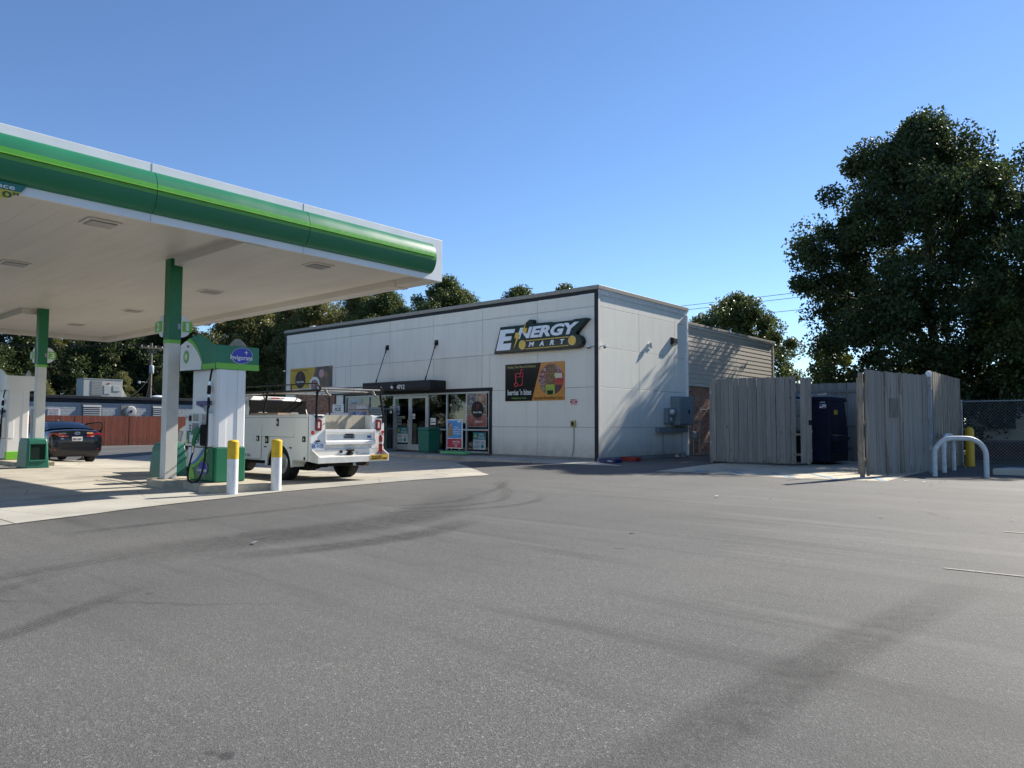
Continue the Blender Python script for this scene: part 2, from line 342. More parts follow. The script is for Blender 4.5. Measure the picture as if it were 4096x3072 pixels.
# ---------------------------------------------------------------- the ground
def w_(x, y): return max(min(1,max(0,(15-y)/4.5)), min(1,max(0,(-31-x)/5)))
def gz(x, y):
    d = min(18,max(0,-11-x)); a = min(1,max(0,(y-6.5)/3)); return -(.002+.0105*a)*d*w_(x,y)
def grid(xs, ys, off):
    vs = [(x,y,gz(x,y)+off) for y in ys for x in xs]; n = len(xs)
    return MB().add(vs, [(j*n+i,j*n+i+1,(j+1)*n+i+1,(j+1)*n+i) for j in range(len(ys)-1) for i in range(n-1)])
LX = sorted(set([float(k) for k in range(-60,13)])); LY = sorted(set([float(k) for k in range(-12,40)]+[6.5,9.5,10.5]))
struct('ground', grid([-3000,-800,-250,-120]+LX+[40,120,600,3000], [-3000,-600,-150,-60]+LY+[60,120,300,1000,4000], -.012), DIRT, fix=False)
lot = struct('asphalt_lot', grid([float(k) for k in range(-46,-11)]+[float(k) for k in range(-11,13)]+[30,70], [-120,-60,-30]+[y for y in LY if y <= 27], 0), ASPH, fix=False)
def drape(poly, off, step=1.0):
    bm = bmesh.new(); bm.faces.new([bm.verts.new((p[0],p[1],0)) for p in poly])
    xs = [p[0] for p in poly]; ys = [p[1] for p in poly]
    for v in [k for k in LX if min(xs) < k < max(xs)]:
        bmesh.ops.bisect_plane(bm, geom=bm.verts[:]+bm.edges[:]+bm.faces[:], plane_co=(v,0,0), plane_no=(1,0,0), dist=1e-5)
    for v in [k for k in LY if min(ys) < k < max(ys)]:
        bmesh.ops.bisect_plane(bm, geom=bm.verts[:]+bm.edges[:]+bm.faces[:], plane_co=(0,v,0), plane_no=(0,1,0), dist=1e-5)
    for v in bm.verts: v.co.z = gz(v.co.x, v.co.y)+off
    bmesh.ops.recalc_face_normals(bm, faces=bm.faces)
    if sum(f.normal.z for f in bm.faces) < 0: bmesh.ops.reverse_faces(bm, faces=bm.faces)
    me = bpy.data.meshes.new('drape'); bm.to_mesh(me); bm.free(); return me
APR0 = [(-29.6,-6),(-9.0,-6),(-9.35,-1),(-9.86,2.44),(-10.5,4.22),(-11.15,6.75),(-11.5,10.2),(-11.3,12.25),(-14.0,14.3),(-15.5,15.3),(-15.5,16.30),(-30.4,16.30),(-29.6,10.4)]
_rg = random.Random(5); APR = []
for _i, (_a, _b) in enumerate(zip(APR0, APR0[1:]+APR0[:1])):
    APR.append(_a)
    if 1 <= _i <= 8:
        _n2 = max(2, int(math.dist(_a,_b)/.28))
        APR += [(_a[0]+(_b[0]-_a[0])*k/_n2+_rg.uniform(-.018,.018), _a[1]+(_b[1]-_a[1])*k/_n2+_rg.uniform(-.018,.018)) for k in range(1,_n2)]
apron = struct('concrete_apron', drape(APR, .004), pm('apron_joint', (.20,.18,.15), .9))
gx = [-29.6,-25.2,-20.9,-16.6,-12.3,-8.0]; gy = [-6,-1.7,2.6,6.9,11.2,16.3]
for i in range(len(gx)-1):
    for j in range(len(gy)-1):
        e = .008; cell = [(gx[i]+e-(.9 if i==0 else 0),gy[j]+e),(gx[i+1]-e,gy[j]+e),(gx[i+1]-e,gy[j+1]-e),(gx[i]+e-(.9 if i==0 else 0),gy[j+1]-e)]
        c = clip(APR, cell)
        if len(c) > 2: link('slab', drape(c, .010), CONC2 if i == 4 and j < 4 else CONC, apron)
PAD = [(-9.2,16.17),(-7.8,16.33),(-5.6,16.17),(-4.02,16.66),(-4.1,19.3),(-4.0,25.2),(-10.0,25.2),(-9.62,20.3)]
pad = struct('concrete_pad', drape(PAD, .005), m_concrete('pad_concrete', (.47,.41,.30), (.60,.54,.41)))
def stripe(x0,y0,x1,y1,w,par,mat,off):
    d = Vector((x1-x0,y1-y0,0)).normalized(); n = Vector((-d.y,d.x,0))*w/2
    me = drape([(x0-n.x,y0-n.y),(x1-n.x,y1-n.y),(x1+n.x,y1+n.y),(x0+n.x,y0+n.y)], off); return link('painted_stripe', me, mat, par)
for a in [(-8.7,17.4,-8.1,16.55),(-7.75,17.5,-7.04,16.55),(-6.8,17.65,-5.83,16.40),(-5.95,17.95,-4.92,16.50),(-4.6,17.85,-4.07,16.78)]: stripe(*a,.11,pad,BLUEP,.010)
stripe(-9.0,16.30,-7.8,16.45,.08,pad,LINEW,.009); stripe(-7.7,16.45,-5.65,16.30,.08,pad,LINEW,.009); stripe(-5.55,16.31,-4.15,16.76,.08,pad,LINEW,.009)
stripe(-1.25,6.97,-.55,7.03,.035,lot,LINEW,.006); stripe(-1.16,9.81,.5,9.90,.05,lot,LINEW,.006); stripe(-.3,7.04,.9,7.1,.035,lot,LINEW,.006)
# tyre marks and sealer stains on the asphalt (worn rubber, each its own shape)
def ribbon(name, pts, wid, mat, off=.005):
    P = [Vector((x,y,0)) for x, y in pts]; F = []
    for i in range(len(P)-1):
        for k in range(8):
            t = k/8; p0, p1, p2, p3 = P[max(i-1,0)], P[i], P[i+1], P[min(i+2,len(P)-1)]
            F.append(.5*((2*p1)+(p2-p0)*t+(2*p0-5*p1+4*p2-p3)*t*t+(3*p1-p0-3*p2+p3)*t**3))
    F.append(P[-1]); n = len(F); vs = []; 
    for i, p in enumerate(F):
        d = (F[min(i+1,n-1)]-F[max(i-1,0)]).normalized(); q = Vector((-d.y,d.x,0))*wid/2
        for s in (-1,1): a = p+q*s; vs.append((a.x,a.y,gz(a.x,a.y)+off))
    me = bpy.data.meshes.new(name); me.from_pydata(vs, [], [(2*i,2*i+2,2*i+3,2*i+1) for i in range(n-1)])
    uv = me.uv_layers.new(name='UVMap')
    for l in me.loops: uv.data[l.index].uv = ((l.vertex_index//2)/(n-1), l.vertex_index%2)
    return link(name, me, mat, lot)
MK1 = m_mark('rubber_mark', (.032,.031,.029), .55, 40); MK2 = m_mark('rubber_faint', (.04,.039,.036), .42, 26); MK3 = m_mark('sealer_patch', (.046,.046,.044), .5)
ribbon('tyre_mark', [(-4.6,.9),(-4.85,1.3),(-5.15,1.72),(-5.55,2.35)], .22, MK1)
ribbon('tyre_mark', [(-5.5,.2),(-5.75,.9),(-6.1,1.5),(-6.6,2.2)], .2, MK2, .007)
ribbon('tyre_mark', [(-6.2,.6),(-6.5,1.3),(-6.7,2.0),(-6.9,2.9)], .35, MK2, .006)
ribbon('sealer_stain', [(-6.75,2.2),(-6.85,3.1),(-6.9,4.2),(-6.9,5.4),(-7.2,6.5),(-8.0,7.8),(-9.4,9.6)], 1.15, MK3)
ribbon('sealer_stain', [(-6.2,3.0),(-5.9,4.2),(-5.9,5.4),(-6.3,6.6)], .5, MK3, .008)
for r0, ox in ((1.5,0),(1.8,.2),(2.15,.35)):
    ribbon('tyre_mark', [(-9.4+ox+r0*math.cos(t), 7.6+ox+r0*math.sin(t)) for t in [R(k) for k in range(-50,75,25)]], .2, MK1, .006+ox*.004)
for y0 in (3.1,3.7,4.6,5.3,6.4): ribbon('tyre_mark', [(-8.3-.1*y0,y0-.5),(-8.5-.07*y0,y0+.2),(-8.6-.06*y0,y0+.9)], .26, MK2, .009)
ribbon('tyre_mark', [(-1.45,1.6),(-1.3,2.6),(-1.26,3.65),(-1.13,5.0),(-.95,6.6)], .42, m_mark('dark_wheel_path', (.04,.039,.038), .35), .004)
ribbon('tyre_mark', [(-7.6,8.4),(-8.3,9.5),(-9.4,10.5),(-10.2,11.6)], .3, MK2, .011); ribbon('tyre_mark', [(-8.2,8.6),(-8.9,9.9),(-9.8,11.2)], .22, MK2, .012)
# pump islands: raised kerbs
ISL = pm('island_concrete', (.40,.35,.26), .85, var=.25, scale=5, bmp=.003)
def island(pts, h=.15):
    z = min(gz(*p) for p in pts); o = struct('pump_island', MB().prism(pts, 'z', z-.03, z+h), ISL, bev=.025); return z+h
IZ = island([(-11.55,6.02),(-11.7,5.80),(-11.95,5.74),(-12.0,5.9),(-13.2,5.95),(-13.3,5.74),(-13.75,5.70),(-14.15,5.8),(-14.2,6.9),(-13.3,7.05),(-11.75,7.02),(-11.55,6.9)])
IZ2 = island([(-22.9,5.95),(-24.2,5.95),(-26.6,5.8),(-26.8,6.9),(-24.2,6.95),(-22.7,6.85)])
# sidewalk in front of the store with its kerb and the ramp down at the corner
SWt = [(-31.2,16.35),(-16.2,16.38),(-14.6,16.75),(-13.1,17.2),(-11.15,17.64),(-12.35,18.35),(-12.35,18.95),(-31.2,18.95)]
def swz(x): return .12 if x < -16.2 else max(.008, .12-.112*(x+16.2)/3.2)
struct('sidewalk', MB().add([(x,y,-.06) for x,y in SWt]+[(x,y,swz(x)) for x,y in SWt], [tuple(range(7,-1,-1)),(8,9,15),(9,14,15),(9,10,14),(10,13,14),(10,11,13),(11,12,13)]+[(i,(i+1)%8,8+(i+1)%8,8+i) for i in range(8)]), WALK, fix=False)
# ---------------------------------------------------------------- the store
YF, XS, XL, YB = 18.87, -12.77, -30.77, 24.80
store = thing('convenience_store', 'flat-roofed store of pale wall panels with black trim and glass front', 'store', (-21,21,0))
wall = MB()
OP = [(-25.95,-17.40,.0,2.47), (-29.9,-26.68,.0,2.445)]
for x0,x1,z0,z1 in ((XL,-29.9,0,5.3),(-29.9,-26.68,2.445,5.3),(-26.68,-25.95,0,5.3),(-25.95,-17.40,2.47,5.3),(-17.40,XS-.03,0,5.3)): wall.box(x0,x1,YF+.025,YF+.24,z0,z1)
wall.box(XS-.25,XS-.025,YF+.24,YB,0,5.3); wall.box(XL,XL+.25,YF+.24,YB,-.1,5.3); wall.box(XL+.25,XS-.25,YB-.25,YB,-.1,5.3)
wallo = wall.build('wall', JOINT, store)
MB().box(XL+.25,XS-.25,YF+.24,YB-.25,4.98,5.12).build('roof_deck', pm('roof_grey',(.2,.2,.2),.9), store)
rows = [.11,1.08,2.36,3.646,4.933,5.36]; colsx = [-30.66,-28.262,-25.59,-22.962,-20.358,-17.78,-15.22,-12.885]
def sub(rects, o):
    out = []
    for a,b,c,d in rects:
        x0,x1,z0,z1 = o
        if b <= x0 or a >= x1 or d <= z0 or c >= z1: out.append((a,b,c,d)); continue
        if a < x0: out.append((a,x0,c,d))
        if b > x1: out.append((x1,b,c,d))
        m0, m1 = max(a,x0), min(b,x1)
        if c < z0: out.append((m0,m1,c,z0))
        if d > z1: out.append((m0,m1,z1,d))
    return [r for r in out if r[1]-r[0] > .03 and r[3]-r[2] > .03]
J = .006
for i in range(7):
    for j in range(5):
        rr = [(colsx[i],colsx[i+1],rows[j],rows[j+1])]
        for o in OP: rr = sub(rr, o)
        for a,b,c,d in rr: MB().box(a+J,b-J,YF,YF+.03,c+J,d-J).build('wall_panel', PANEL, store, bev=.004, seg=1)
sy = [19.0,21.386,23.913,24.70]; srow = rows[:5]+[5.30]
for i in range(3):
    for j in range(5): MB().box(XS-.03,XS,sy[i]+J,sy[i+1]-J,srow[j]+J,srow[j+1]-J).build('wall_panel', PANEL, store, bev=.004, seg=1)
t = MB().box(XL,XS+.012,YF-.012,YF+.02,5.36,5.47); t.box(XS-.115,XS+.012,YF-.012,YF+.02,.0,5.36); t.box(XL,XL+.11,YF-.012,YF+.02,.0,5.36)
t.box(-26.05,-17.26,YF-.03,YF+.05,2.345,2.475); t.box(-17.40,-17.28,YF-.03,YF+.10,.11,2.345); t.box(-26.05,-25.93,YF-.03,YF+.10,.11,2.345); t.box(-26.70,-26.60,YF-.02,YF+.04,.11,2.42)
t.build('black_trim', BLACK, store, bev=.004)
MB().box(XS-.03,XS+.016,YF+.022,19.0,.02,5.44).build('corner_board', PANEL, store, bev=.005); MB().box(XS-.03,XS+.014,24.70,24.82,.02,5.44).build('corner_board', PANEL, store, bev=.005)
MB().prism([(XS-.03,5.30),(XS+.01,5.30),(XS+.035,5.37),(XS+.035,5.40),(XS+.06,5.44),(XS+.06,5.47),(XS-.03,5.47)],'y',YF+.022,24.86).build('crown_moulding', WHITE, store)
c = MB(); c.box(XL-.05,XS+.09,YF-.06,YF+.26,5.47,5.60); c.box(XS-.28,XS+.09,YF+.26,24.88,5.47,5.60); c.box(XL-.05,XL+.28,YF+.26,24.88,5.47,5.60); c.box(XL+.28,XS-.28,YB-.2,24.88,5.47,5.60)
c.build('roof_cap', CAP, store, bev=.008)
MB().box(XL,XS,YB,YB+.05,5.0,5.46).build('rear_parapet', JOINT, store)
MB().box(XS-.025,XS+.02,YF-.02,24.6,-.02,.10).build('base_course', pm('base_grey',(.25,.25,.235),.85,var=.2), store)
MB().box(-28.9,-28.6,18.95,19.25,5.60,5.66).lathe([(.10,0),(.10,.07),(.04,.1)],(-28.75,19.1,5.6)).build('roof_vent', WHITE, store)
# brick pier beside the windows: every brick its own piece
def bricks(par, axis, u0,u1,z0,z1, face, n_dir, L, H, D, mat, mort, limit=300, G=.010, pri=None):
    back = MB()
    back.box(u0,u1,face+.006*n_dir,face+.006*n_dir+D*n_dir,z0,z1) if axis == 'x' else back.box(face+.006*n_dir,face+.006*n_dir+D*n_dir,u0,u1,z0,z1)
    bo = back.build('mortar_bed', mort, par); cell = []; k = 0; z = z0
    while z+H <= z1+.02:
        u = u0-(L/2 if k%2 else 0)
        while u < u1-.02:
            a, b = max(u,u0), min(u+L,u1)
            if b-a > .03: cell.append((a,b,z))
            u += L
        z += H; k += 1
    if pri: cell.sort(key=pri)
    full = MB(); h = (L-G)/2; v = (H-G)/2
    (full.box(-h,h,-.03,.03,-v,v) if axis == 'x' else full.box(-.03,.03,-h,h,-v,v)); me = full.mesh('brick'); me.materials.append(mat)
    stuff = MB(); cnt = 0
    for a,b,z in cell:
        m = (a+b)/2; jit = random.uniform(-.003,.003)
        if cnt < limit:
            lc = Vector((m,face+.02*n_dir+jit,z+H/2)) if axis == 'x' else Vector((face+.02*n_dir+jit,m,z+H/2))
            ob = link('brick', me, None, par, lc-worldloc(par))
            s = (b-a-G)/(L-G); ob.scale = (s,1,1) if axis == 'x' else (1,s,1); cnt += 1
        else:
            (stuff.box(a+G/2,b-G/2,face-.01+.02*n_dir+jit,face+.03*n_dir,z+G/2,z+H-G/2) if axis == 'x' else stuff.box(face-.01*n_dir+.0*n_dir+jit,face+.03*n_dir,a+G/2,b-G/2,z+G/2,z+H-G/2))
    if stuff.v: s = stuff.build('brickwork', mat, par, fix=False); s['kind'] = 'stuff'
bricks(wallo,'x',-29.9,-26.70,.11,2.44,YF+.01,1,.215,.0755,.12,BRICK,MORTAR, pri=lambda c: -c[2])
# glazed shopfront
fr = MB(); Y0, Y1 = YF-.005, YF+.10
def vert(x, z0=.12, z1=2.345, w=.05): fr.box(x-w/2,x+w/2,Y0,Y1,z0,z1)
for x in (-25.90,-24.30,-22.69,-20.65,-19.60,-18.56,-17.43): vert(x)
for a,b in ((-25.875,-24.325),(-24.275,-22.715)):
    for z in (.12,.93,2.285): fr.box(a,b,Y0+.002,Y1,z,z+.06)
for a,b in ((-20.625,-19.625),(-19.575,-18.585),(-18.535,-17.455)):
    for z in (.12,.925,2.285): fr.box(a,b,Y0+.002,Y1,z,z+.06)
fr.box(-22.665,-20.675,Y0,Y1,2.27,2.345)
sf = fr.build('window_frame', ALU, store, bev=.004)
def pane(x0,x1,z0,z1,par=store,y=YF+.045): return MB().box(x0,x1,y,y+.012,z0,z1).build('pane', GLASS, par, fix=True)
for a,b in ((-25.875,-24.325),(-24.275,-22.715),(-20.625,-19.625),(-19.575,-18.585),(-18.535,-17.455)):
    pane(a,b,.18,.925); pane(a,b,.99,2.285)
for k,(a,b,hs) in enumerate(((-22.66,-21.672,1),(-21.664,-20.68,-1))):
    d = MB(); d.box(a,a+.09,Y0-.012,Y1-.04,.13,2.265); d.box(b-.09,b,Y0-.012,Y1-.04,.13,2.265); d.box(a+.09,b-.09,Y0-.012,Y1-.04,.13,.36); d.box(a+.09,b-.09,Y0-.012,Y1-.04,2.17,2.265)
    do = d.build('door', ALU, store, bev=.004); pane(a+.09,b-.09,.36,2.17,do,YF+.02)
    hx = b-.045 if hs > 0 else a+.045
    MB().tube([(hx,Y0-.012,1.0),(hx,Y0-.07,1.0),(hx,Y0-.07,1.32),(hx,Y0-.012,1.32)],.012,8).build('handle', CHROME, do, smooth=True)
# inside: floor, back wall, shelving that shows dimly through the glass
MB().box(-30.4,-13.1,YF+.25,24.5,.03,.115).build('shop_floor', pm('shop_tile',(.3,.28,.25),.4), store)
MB().box(-30.4,-13.1,24.40,24.52,.115,3.2).build('back_wall', pm('shop_back_wall',(.16,.15,.14),.8), store)
MB().box(-30.4,-13.1,YF+.26,24.40,2.95,3.05).build('shop_ceiling', pm('shop_ceiling',(.35,.34,.32),.9), store)
shc = [pm('stock_red',(.4,.03,.02)),pm('stock_yellow',(.5,.33,.03)),pm('stock_blue',(.03,.09,.3)),pm('stock_white',(.5,.5,.48))]
for k,x in enumerate((-24.9,-23.6,-20.0,-18.4)):
    sh = thing('shop_shelf', ['dark steel shelf of goods behind the hot food window','dark steel shelf of goods left of the double doors','dark steel shelf of goods behind the window beside the doors','dark steel shelf of goods behind the poster window'][k], 'shelf', (x,20.6,.115))
    b = MB().box(x-.5,x+.5,20.75,20.80,.115,1.55)
    for z in (.2,.6,1.0,1.4): b.box(x-.5,x+.5,20.35,20.75,z,z+.03)
    b.build('rack', DARK, sh)
    for q,z in enumerate((.23,.63,1.03)):
        g = MB()
        for e in range(6): g.box(x-.47+e*.16,x-.34+e*.16,20.38,20.7,z,z+.2+.06*((e+q)%3))
        g.build('goods', shc[(q+k)%4], sh)
# annex behind: lap siding over brick
annex = thing('store_annex', 'lower rear wing with tan lap siding over brown brick', 'building', (-18,29,0))
AX = -12.87
MB().box(-30,AX-.14,24.9,33.74,2.72,4.98).box(-30,AX-.2,24.9,33.74,-.05,2.72).build('wall', JOINT, annex)
nb = 12; bh = (4.94-2.80)/nb
SID = pm('siding_tan', (.46,.405,.33), .6, var=.06, rnd=.03)
for k in range(nb):
    z = 2.80+k*bh
    MB().prism([(AX-.15,z-.01),(AX+.010,z-.01),(AX+.010,z+.002),(AX-.004,z+bh),(AX-.15,z+bh)],'y',24.90,33.66).build('siding_board', SID, annex)
MB().prism([(AX-.15,2.66),(AX+.05,2.66),(AX+.012,2.78),(AX-.15,2.78)],'y',24.90,33.70).build('skirt_flashing', SID, annex)
MB().box(AX-.15,AX+.03,33.66,33.78,2.66,4.98).build('corner_trim', SID, annex); MB().box(AX-.15,AX+.05,24.9,33.80,4.94,5.0).build('white_trim', WHITE, annex)
MB().box(-30,AX+.10,24.9,33.84,5.0,5.10).build('roof_cap', CAP, annex, bev=.008)
bricks(annex,'y',24.92,33.7,.0,2.66,AX-.06,-1,.215,.0755,.1,BRICK,MORTAR, pri=lambda c: c[0]+ (0 if c[2] > .1 else .2))
# entrance awning with house number, lamp and tie rods
aw = thing('entrance_awning', 'black box awning with white number above the shop doors', 'awning', (-21.66,18.47,2.5))
awb = MB().box(-23.68,-19.64,18.06,18.865,2.49,2.80).build('box', BLACK, aw, bev=.01)
MB().box(-23.62,-19.70,18.12,18.86,2.455,2.489).build('underside', pm('awning_underside',(.05,.05,.05),.6), aw)
text('lettering','4712',WHITE,aw,(-21.30,18.052,2.58),.46,.17,'-y',.012,.015)
MB().lathe([(.005,-.10),(.07,-.09),(.105,-.04),(.11,0)],(-21.73,18.06,2.64),'y',20).build('lamp_body', pm('lamp_black',(.03,.03,.03),.3), aw, smooth=True)
MB().lathe([(.004,-.115),(.05,-.10),(.065,-.06)],(-21.73,18.05,2.575),'y',16).build('lamp_lens', WHITE, aw, smooth=True)
for xt,xb in ((-23.12,-22.92),(-20.18,-20.0)):
    MB().tube([(xt,YF-.06,4.22),(xb,18.14,2.81)],.016,8).tube([(xt*.97+xb*.03,YF-.08,4.18),(xt*.9+xb*.1,YF-.13,4.04)],.026,8).tube([(xt*.1+xb*.9,18.20,2.95),(xb,18.14,2.82)],.026,8).build('tie_rod', BLACK, aw, smooth=True)
    MB().box(xt-.09,xt+.09,YF-.03,YF+.001,4.18,4.38).box(xt-.03,xt+.03,YF-.10,YF-.03,4.2,4.28).build('bracket', BLACK, aw)
# ENERGY MART sign
YS = 18.66
sg = thing('store_sign', 'black shaped ENERGY MART sign with yellow bolt and discs', 'sign', (-15,18.75,4.1))
ct = [(-16.718,4.561),(-17.017,3.634),(-13.405,3.614),(-13.30,3.66),(-13.225,3.74),(-13.205,3.83),(-13.23,3.92),(-13.30,4.00),(-13.405,4.052),(-13.476,4.091),(-13.381,4.19),(-13.239,4.323),(-12.994,4.54),(-13.075,4.562),(-13.547,4.556),(-13.583,4.53),(-14.36,4.53),(-14.504,4.553),(-15.25,4.565),(-15.255,4.70),(-15.395,4.715),(-15.541,4.626),(-15.648,4.552)]
cab_ = MB().prism(ct,'y',YS,YF-.003).build('cabinet', pm('sign_black',(.012,.013,.012),.25), sg, bev=.012)
cx, cz = -15.1, 4.09
inn = [(x+(cx-x)*.018+(.0),z+(cz-z)*.075) for x,z in ct]
SGF = pm('sign_dark_green',(.006,.022,.013),.16,var=.2,scale=3,bmp=.004,bs=3)
MB().prism(inn,'y',YS-.006,YS+.01).build('face', SGF, sg)
SW_ = pm('sign_white',(.72,.76,.80),.2,var=.04,bmp=.003,bs=3); SYE = pm('sign_yellow',(.70,.42,.015),.25,var=.06)
MB().prism([(-16.689,4.455),(-16.02,4.445),(-16.068,4.31),(-16.44,4.315),(-16.485,4.21),(-16.17,4.205),(-16.215,4.065),(-16.54,4.055),(-16.575,3.965),(-16.19,3.965),(-16.245,3.735),(-16.89,3.735)],'y',YS-.02,YS-.002).build('letter_e', SW_, sg)
text('lettering','NERGY',SW_,sg,(-14.635,YS-.012,4.27),2.62,.385,'-y',.016,.045,.28)
[text('letter_'+c_,c_.upper(),SW_,sg,(x_,YS-.012,3.862),w_,.165,'-y',.016,.05,.25) for c_,x_,w_ in (('m',-15.29,.25),('a',-14.86,.20),('r',-14.42,.18),('t',-13.99,.17))]
MB().prism([(-15.984,4.31),(-15.862,4.30),(-15.875,4.219),(-15.800,4.22),(-16.077,3.723),(-15.953,4.11),(-16.038,4.118)],'y',YS-.034,YS-.002).prism([(-15.541,4.60),(-15.567,4.428),(-15.466,4.427),(-15.526,4.253),(-15.633,4.252),(-15.62,4.333),(-15.684,4.338)],'y',YS-.034,YS-.002).build('lightning_bolt', SYE, sg)
for k,x in enumerate((-15.693,-13.60)):
    MB().prism(circ(x,3.868,.152),'y',YS-.024,YS-.002).build('disc_rim', pm('sign_cream',(.75,.65,.35),.3), sg); MB().prism(circ(x,3.868,.135),'y',YS-.031,YS-.02).build('disc', SYE, sg)
MB().box(-15.56,-13.74,YS-.015,YS-.002,3.985,4.012).box(-15.56,-13.74,YS-.015,YS-.002,3.71,3.732).build('rule_line', SYE, sg)
# smoothie board on the wall
bn = thing('food_board', 'black and orange berries n bites board under the store sign', 'sign', (-15.35,18.85,1.97))
MB().box(-16.635,-14.06,18.848,YF-.002,1.965,3.247).build('board', pm('board_orange',(.52,.21,.03),.3,var=.08,scale=1.5), bn)
MB().prism([(-16.633,1.967),(-15.443,1.967),(-15.035,3.245),(-16.633,3.245)],'y',18.840,18.849).build('black_field', pm('board_black',(.008,.008,.01),.18), bn)
FD = [m_food('food_granola',[(.20,.09,.04),(.33,.17,.07),(.13,.05,.02),(.42,.26,.12)],26), m_food('food_berry',[(.45,.02,.03),(.65,.6,.55),(.08,.01,.04),(.4,.03,.05)],22), m_food('food_dark',[(.05,.015,.05),(.2,.02,.05),(.02,.02,.04)],16), m_food('food_nut',[(.42,.30,.17),(.15,.08,.04),(.55,.45,.3)],24)]
cc = circ(-14.61,2.662,.52); us = [-15.14,-14.83,-14.45,-14.08]; zs = [2.13,2.49,2.86,3.19]
fm = [[3,4,2],[1,0,5],[1,0,1]]
LIMEF = pm('smoothie_green',(.28,.42,.04),.3,var=.2,scale=9); JAR = pm('jar_red',(.42,.03,.03),.3,var=.3,scale=9)
for i in range(3):
    for j in range(3):
        p = clip([(us[i]+.006,zs[j]+.006),(us[i+1]-.006,zs[j]+.006),(us[i+1]-.006,zs[j+1]-.006),(us[i]+.006,zs[j+1]-.006)], cc)
        k = fm[j][i]
        if len(p) > 2: MB().prism(p,'y',18.838,18.849).build('food_photo', LIMEF if k == 4 else JAR if k == 5 else FD[k], bn)
MB().prism([(-14.75,2.16),(-14.53,2.16),(-14.50,2.30),(-14.78,2.30)],'y',18.834,18.839).build('cup_label', pm('cup_black',(.01,.015,.01),.4), bn)
MB().prism([(-14.44,2.70),(-14.13,2.70),(-14.17,2.86),(-14.42,2.86)],'y',18.834,18.839).build('jar_top', pm('jar_white',(.6,.55,.5),.4), bn)
MB().prism(circ(-14.39,2.80,.08,.06,16),'y',18.830,18.8335).build('lime_slice', pm('lime_slice',(.5,.6,.2),.4), bn)
CUPR = pm('cup_outline_red',(.62,.05,.06),.4)
def outline(par, x, z, s, y):
    m = MB(); P = lambda q: [(x+a*s,y,z+b*s) for a,b in q]
    m.tube(P([(-.5,.55),(.5,.6),(.38,-.62),(-.1,-.62)]),.02*s/.35,6).tube(P([(-.5,.55),(-.42,-.35)]),.02*s/.35,6).tube(P([(-.42,.28),(-.1,.2),(.2,.3),(.45,.25)]),.014*s/.35,6).tube(P([(.1,.35),(.28,.95),(.55,.9)]),.02*s/.35,6).tube(P([(-.42+.2*math.cos(a),-.55+.2*math.sin(a)) for a in [k*.628 for k in range(11)]]),.02*s/.35,6)
    m.build('cup_outline', CUPR, par)
outline(bn,-15.99,2.72,.34,18.84)
text('lettering','Healthy, Plant Based & Delicious',pm('print_gold',(.42,.36,.12),.5),bn,(-15.9,18.838,3.13),1.28,.11,'-y',.006,.004)
text('lettering',"berries 'n bites",PAPER,bn,(-15.985,18.838,2.27),1.06,.20,'-y',.006,.012)
text('lettering','Healthylicious Treats',pm('print_green',(.16,.36,.06),.5),bn,(-16.0,18.838,2.06),.66,.075,'-y',.006,.004,.2)
text('lettering','Smoothies\u2022Bowls\u2022Pizza\u2022Toasts',pm('print_black',(.02,.012,.01),.5),bn,(-14.74,18.846,2.055),1.24,.10,'-y',.006,.004)
b2 = thing('food_banner', 'yellow and dark berries n bites banner above the brick pier', 'banner', (-28.6,18.85,2.79))
MB().prism([(-30.28,2.76),(-28.55,2.78),(-28.19,3.725),(-30.28,3.735)],'y',18.852,18.864).build('yellow_field', pm('banner_yellow',(.50,.33,.02),.5,var=.15,scale=3,bmp=.01,bs=4), b2)
MB().prism([(-28.55,2.78),(-26.91,2.80),(-26.91,3.74),(-28.19,3.725)],'y',18.852,18.864).build('photo_field', m_food('banner_photo',[(.05,.03,.02),(.3,.13,.03),(.14,.07,.04),(.02,.02,.02)],3.2), b2)
MB().prism(circ(-29.41,3.19,.42,.40),'y',18.846,18.853).build('black_oval', pm('oval_black',(.015,.015,.016),.4), b2)
MB().prism(circ(-28.25,2.93,.40,.36),'y',18.844,18.8525).build('white_bowl', PAPER, b2); MB().prism(circ(-28.25,2.90,.30,.26),'y',18.838,18.845).build('bowl_food', FD[1], b2)
MB().prism(circ(-27.72,3.42,.20,.18),'y',18.846,18.8525).build('pink_cup', pm('print_pink',(.5,.3,.28),.5), b2)
outline(b2,-29.42,3.34,.13,18.845); text('lettering',"berries 'n bites",PAPER,b2,(-29.41,18.844,3.10),.58,.11,'-y',.006,.012)
text('lettering','Healthy, Plant Based & Delicious',pm('print_olive',(.16,.11,.01),.5),b2,(-29.45,18.850,3.62),1.35,.09,'-y',.006,.004)
sh = thing('shutoff_sign', 'small red and white emergency pump shutoff sign on the panel', 'sign', (-13.69,18.86,1.79))
MB().box(-13.835,-13.55,18.860,YF-.001,1.785,2.01).build('plate', PAPER, sh); MB().box(-13.834,-13.551,18.857,18.861,1.87,1.935).build('red_band', RED, sh)
text('lettering','EMERGENCY',RED,sh,(-13.692,18.858,1.97),.26,.05,'-y',.004,.01); text('lettering','SHUTOFFS',RED,sh,(-13.692,18.858,1.827),.25,.06,'-y',.004,.01); text('lettering','PUMP',PAPER,sh,(-13.692,18.856,1.902),.12,.04,'-y',.004,.01)
ob = thing('outlet_box', 'yellowed outlet box with grey conduit running down the panel', 'outlet box', (-13.7,18.83,1.1))
MB().box(-13.79,-13.61,18.80,YF-.001,1.09,1.30).build('box', pm('old_ivory',(.45,.33,.12),.6,var=.2), ob, bev=.01); MB().box(-13.74,-13.66,18.792,18.801,1.13,1.26).build('cover', DARK, ob)
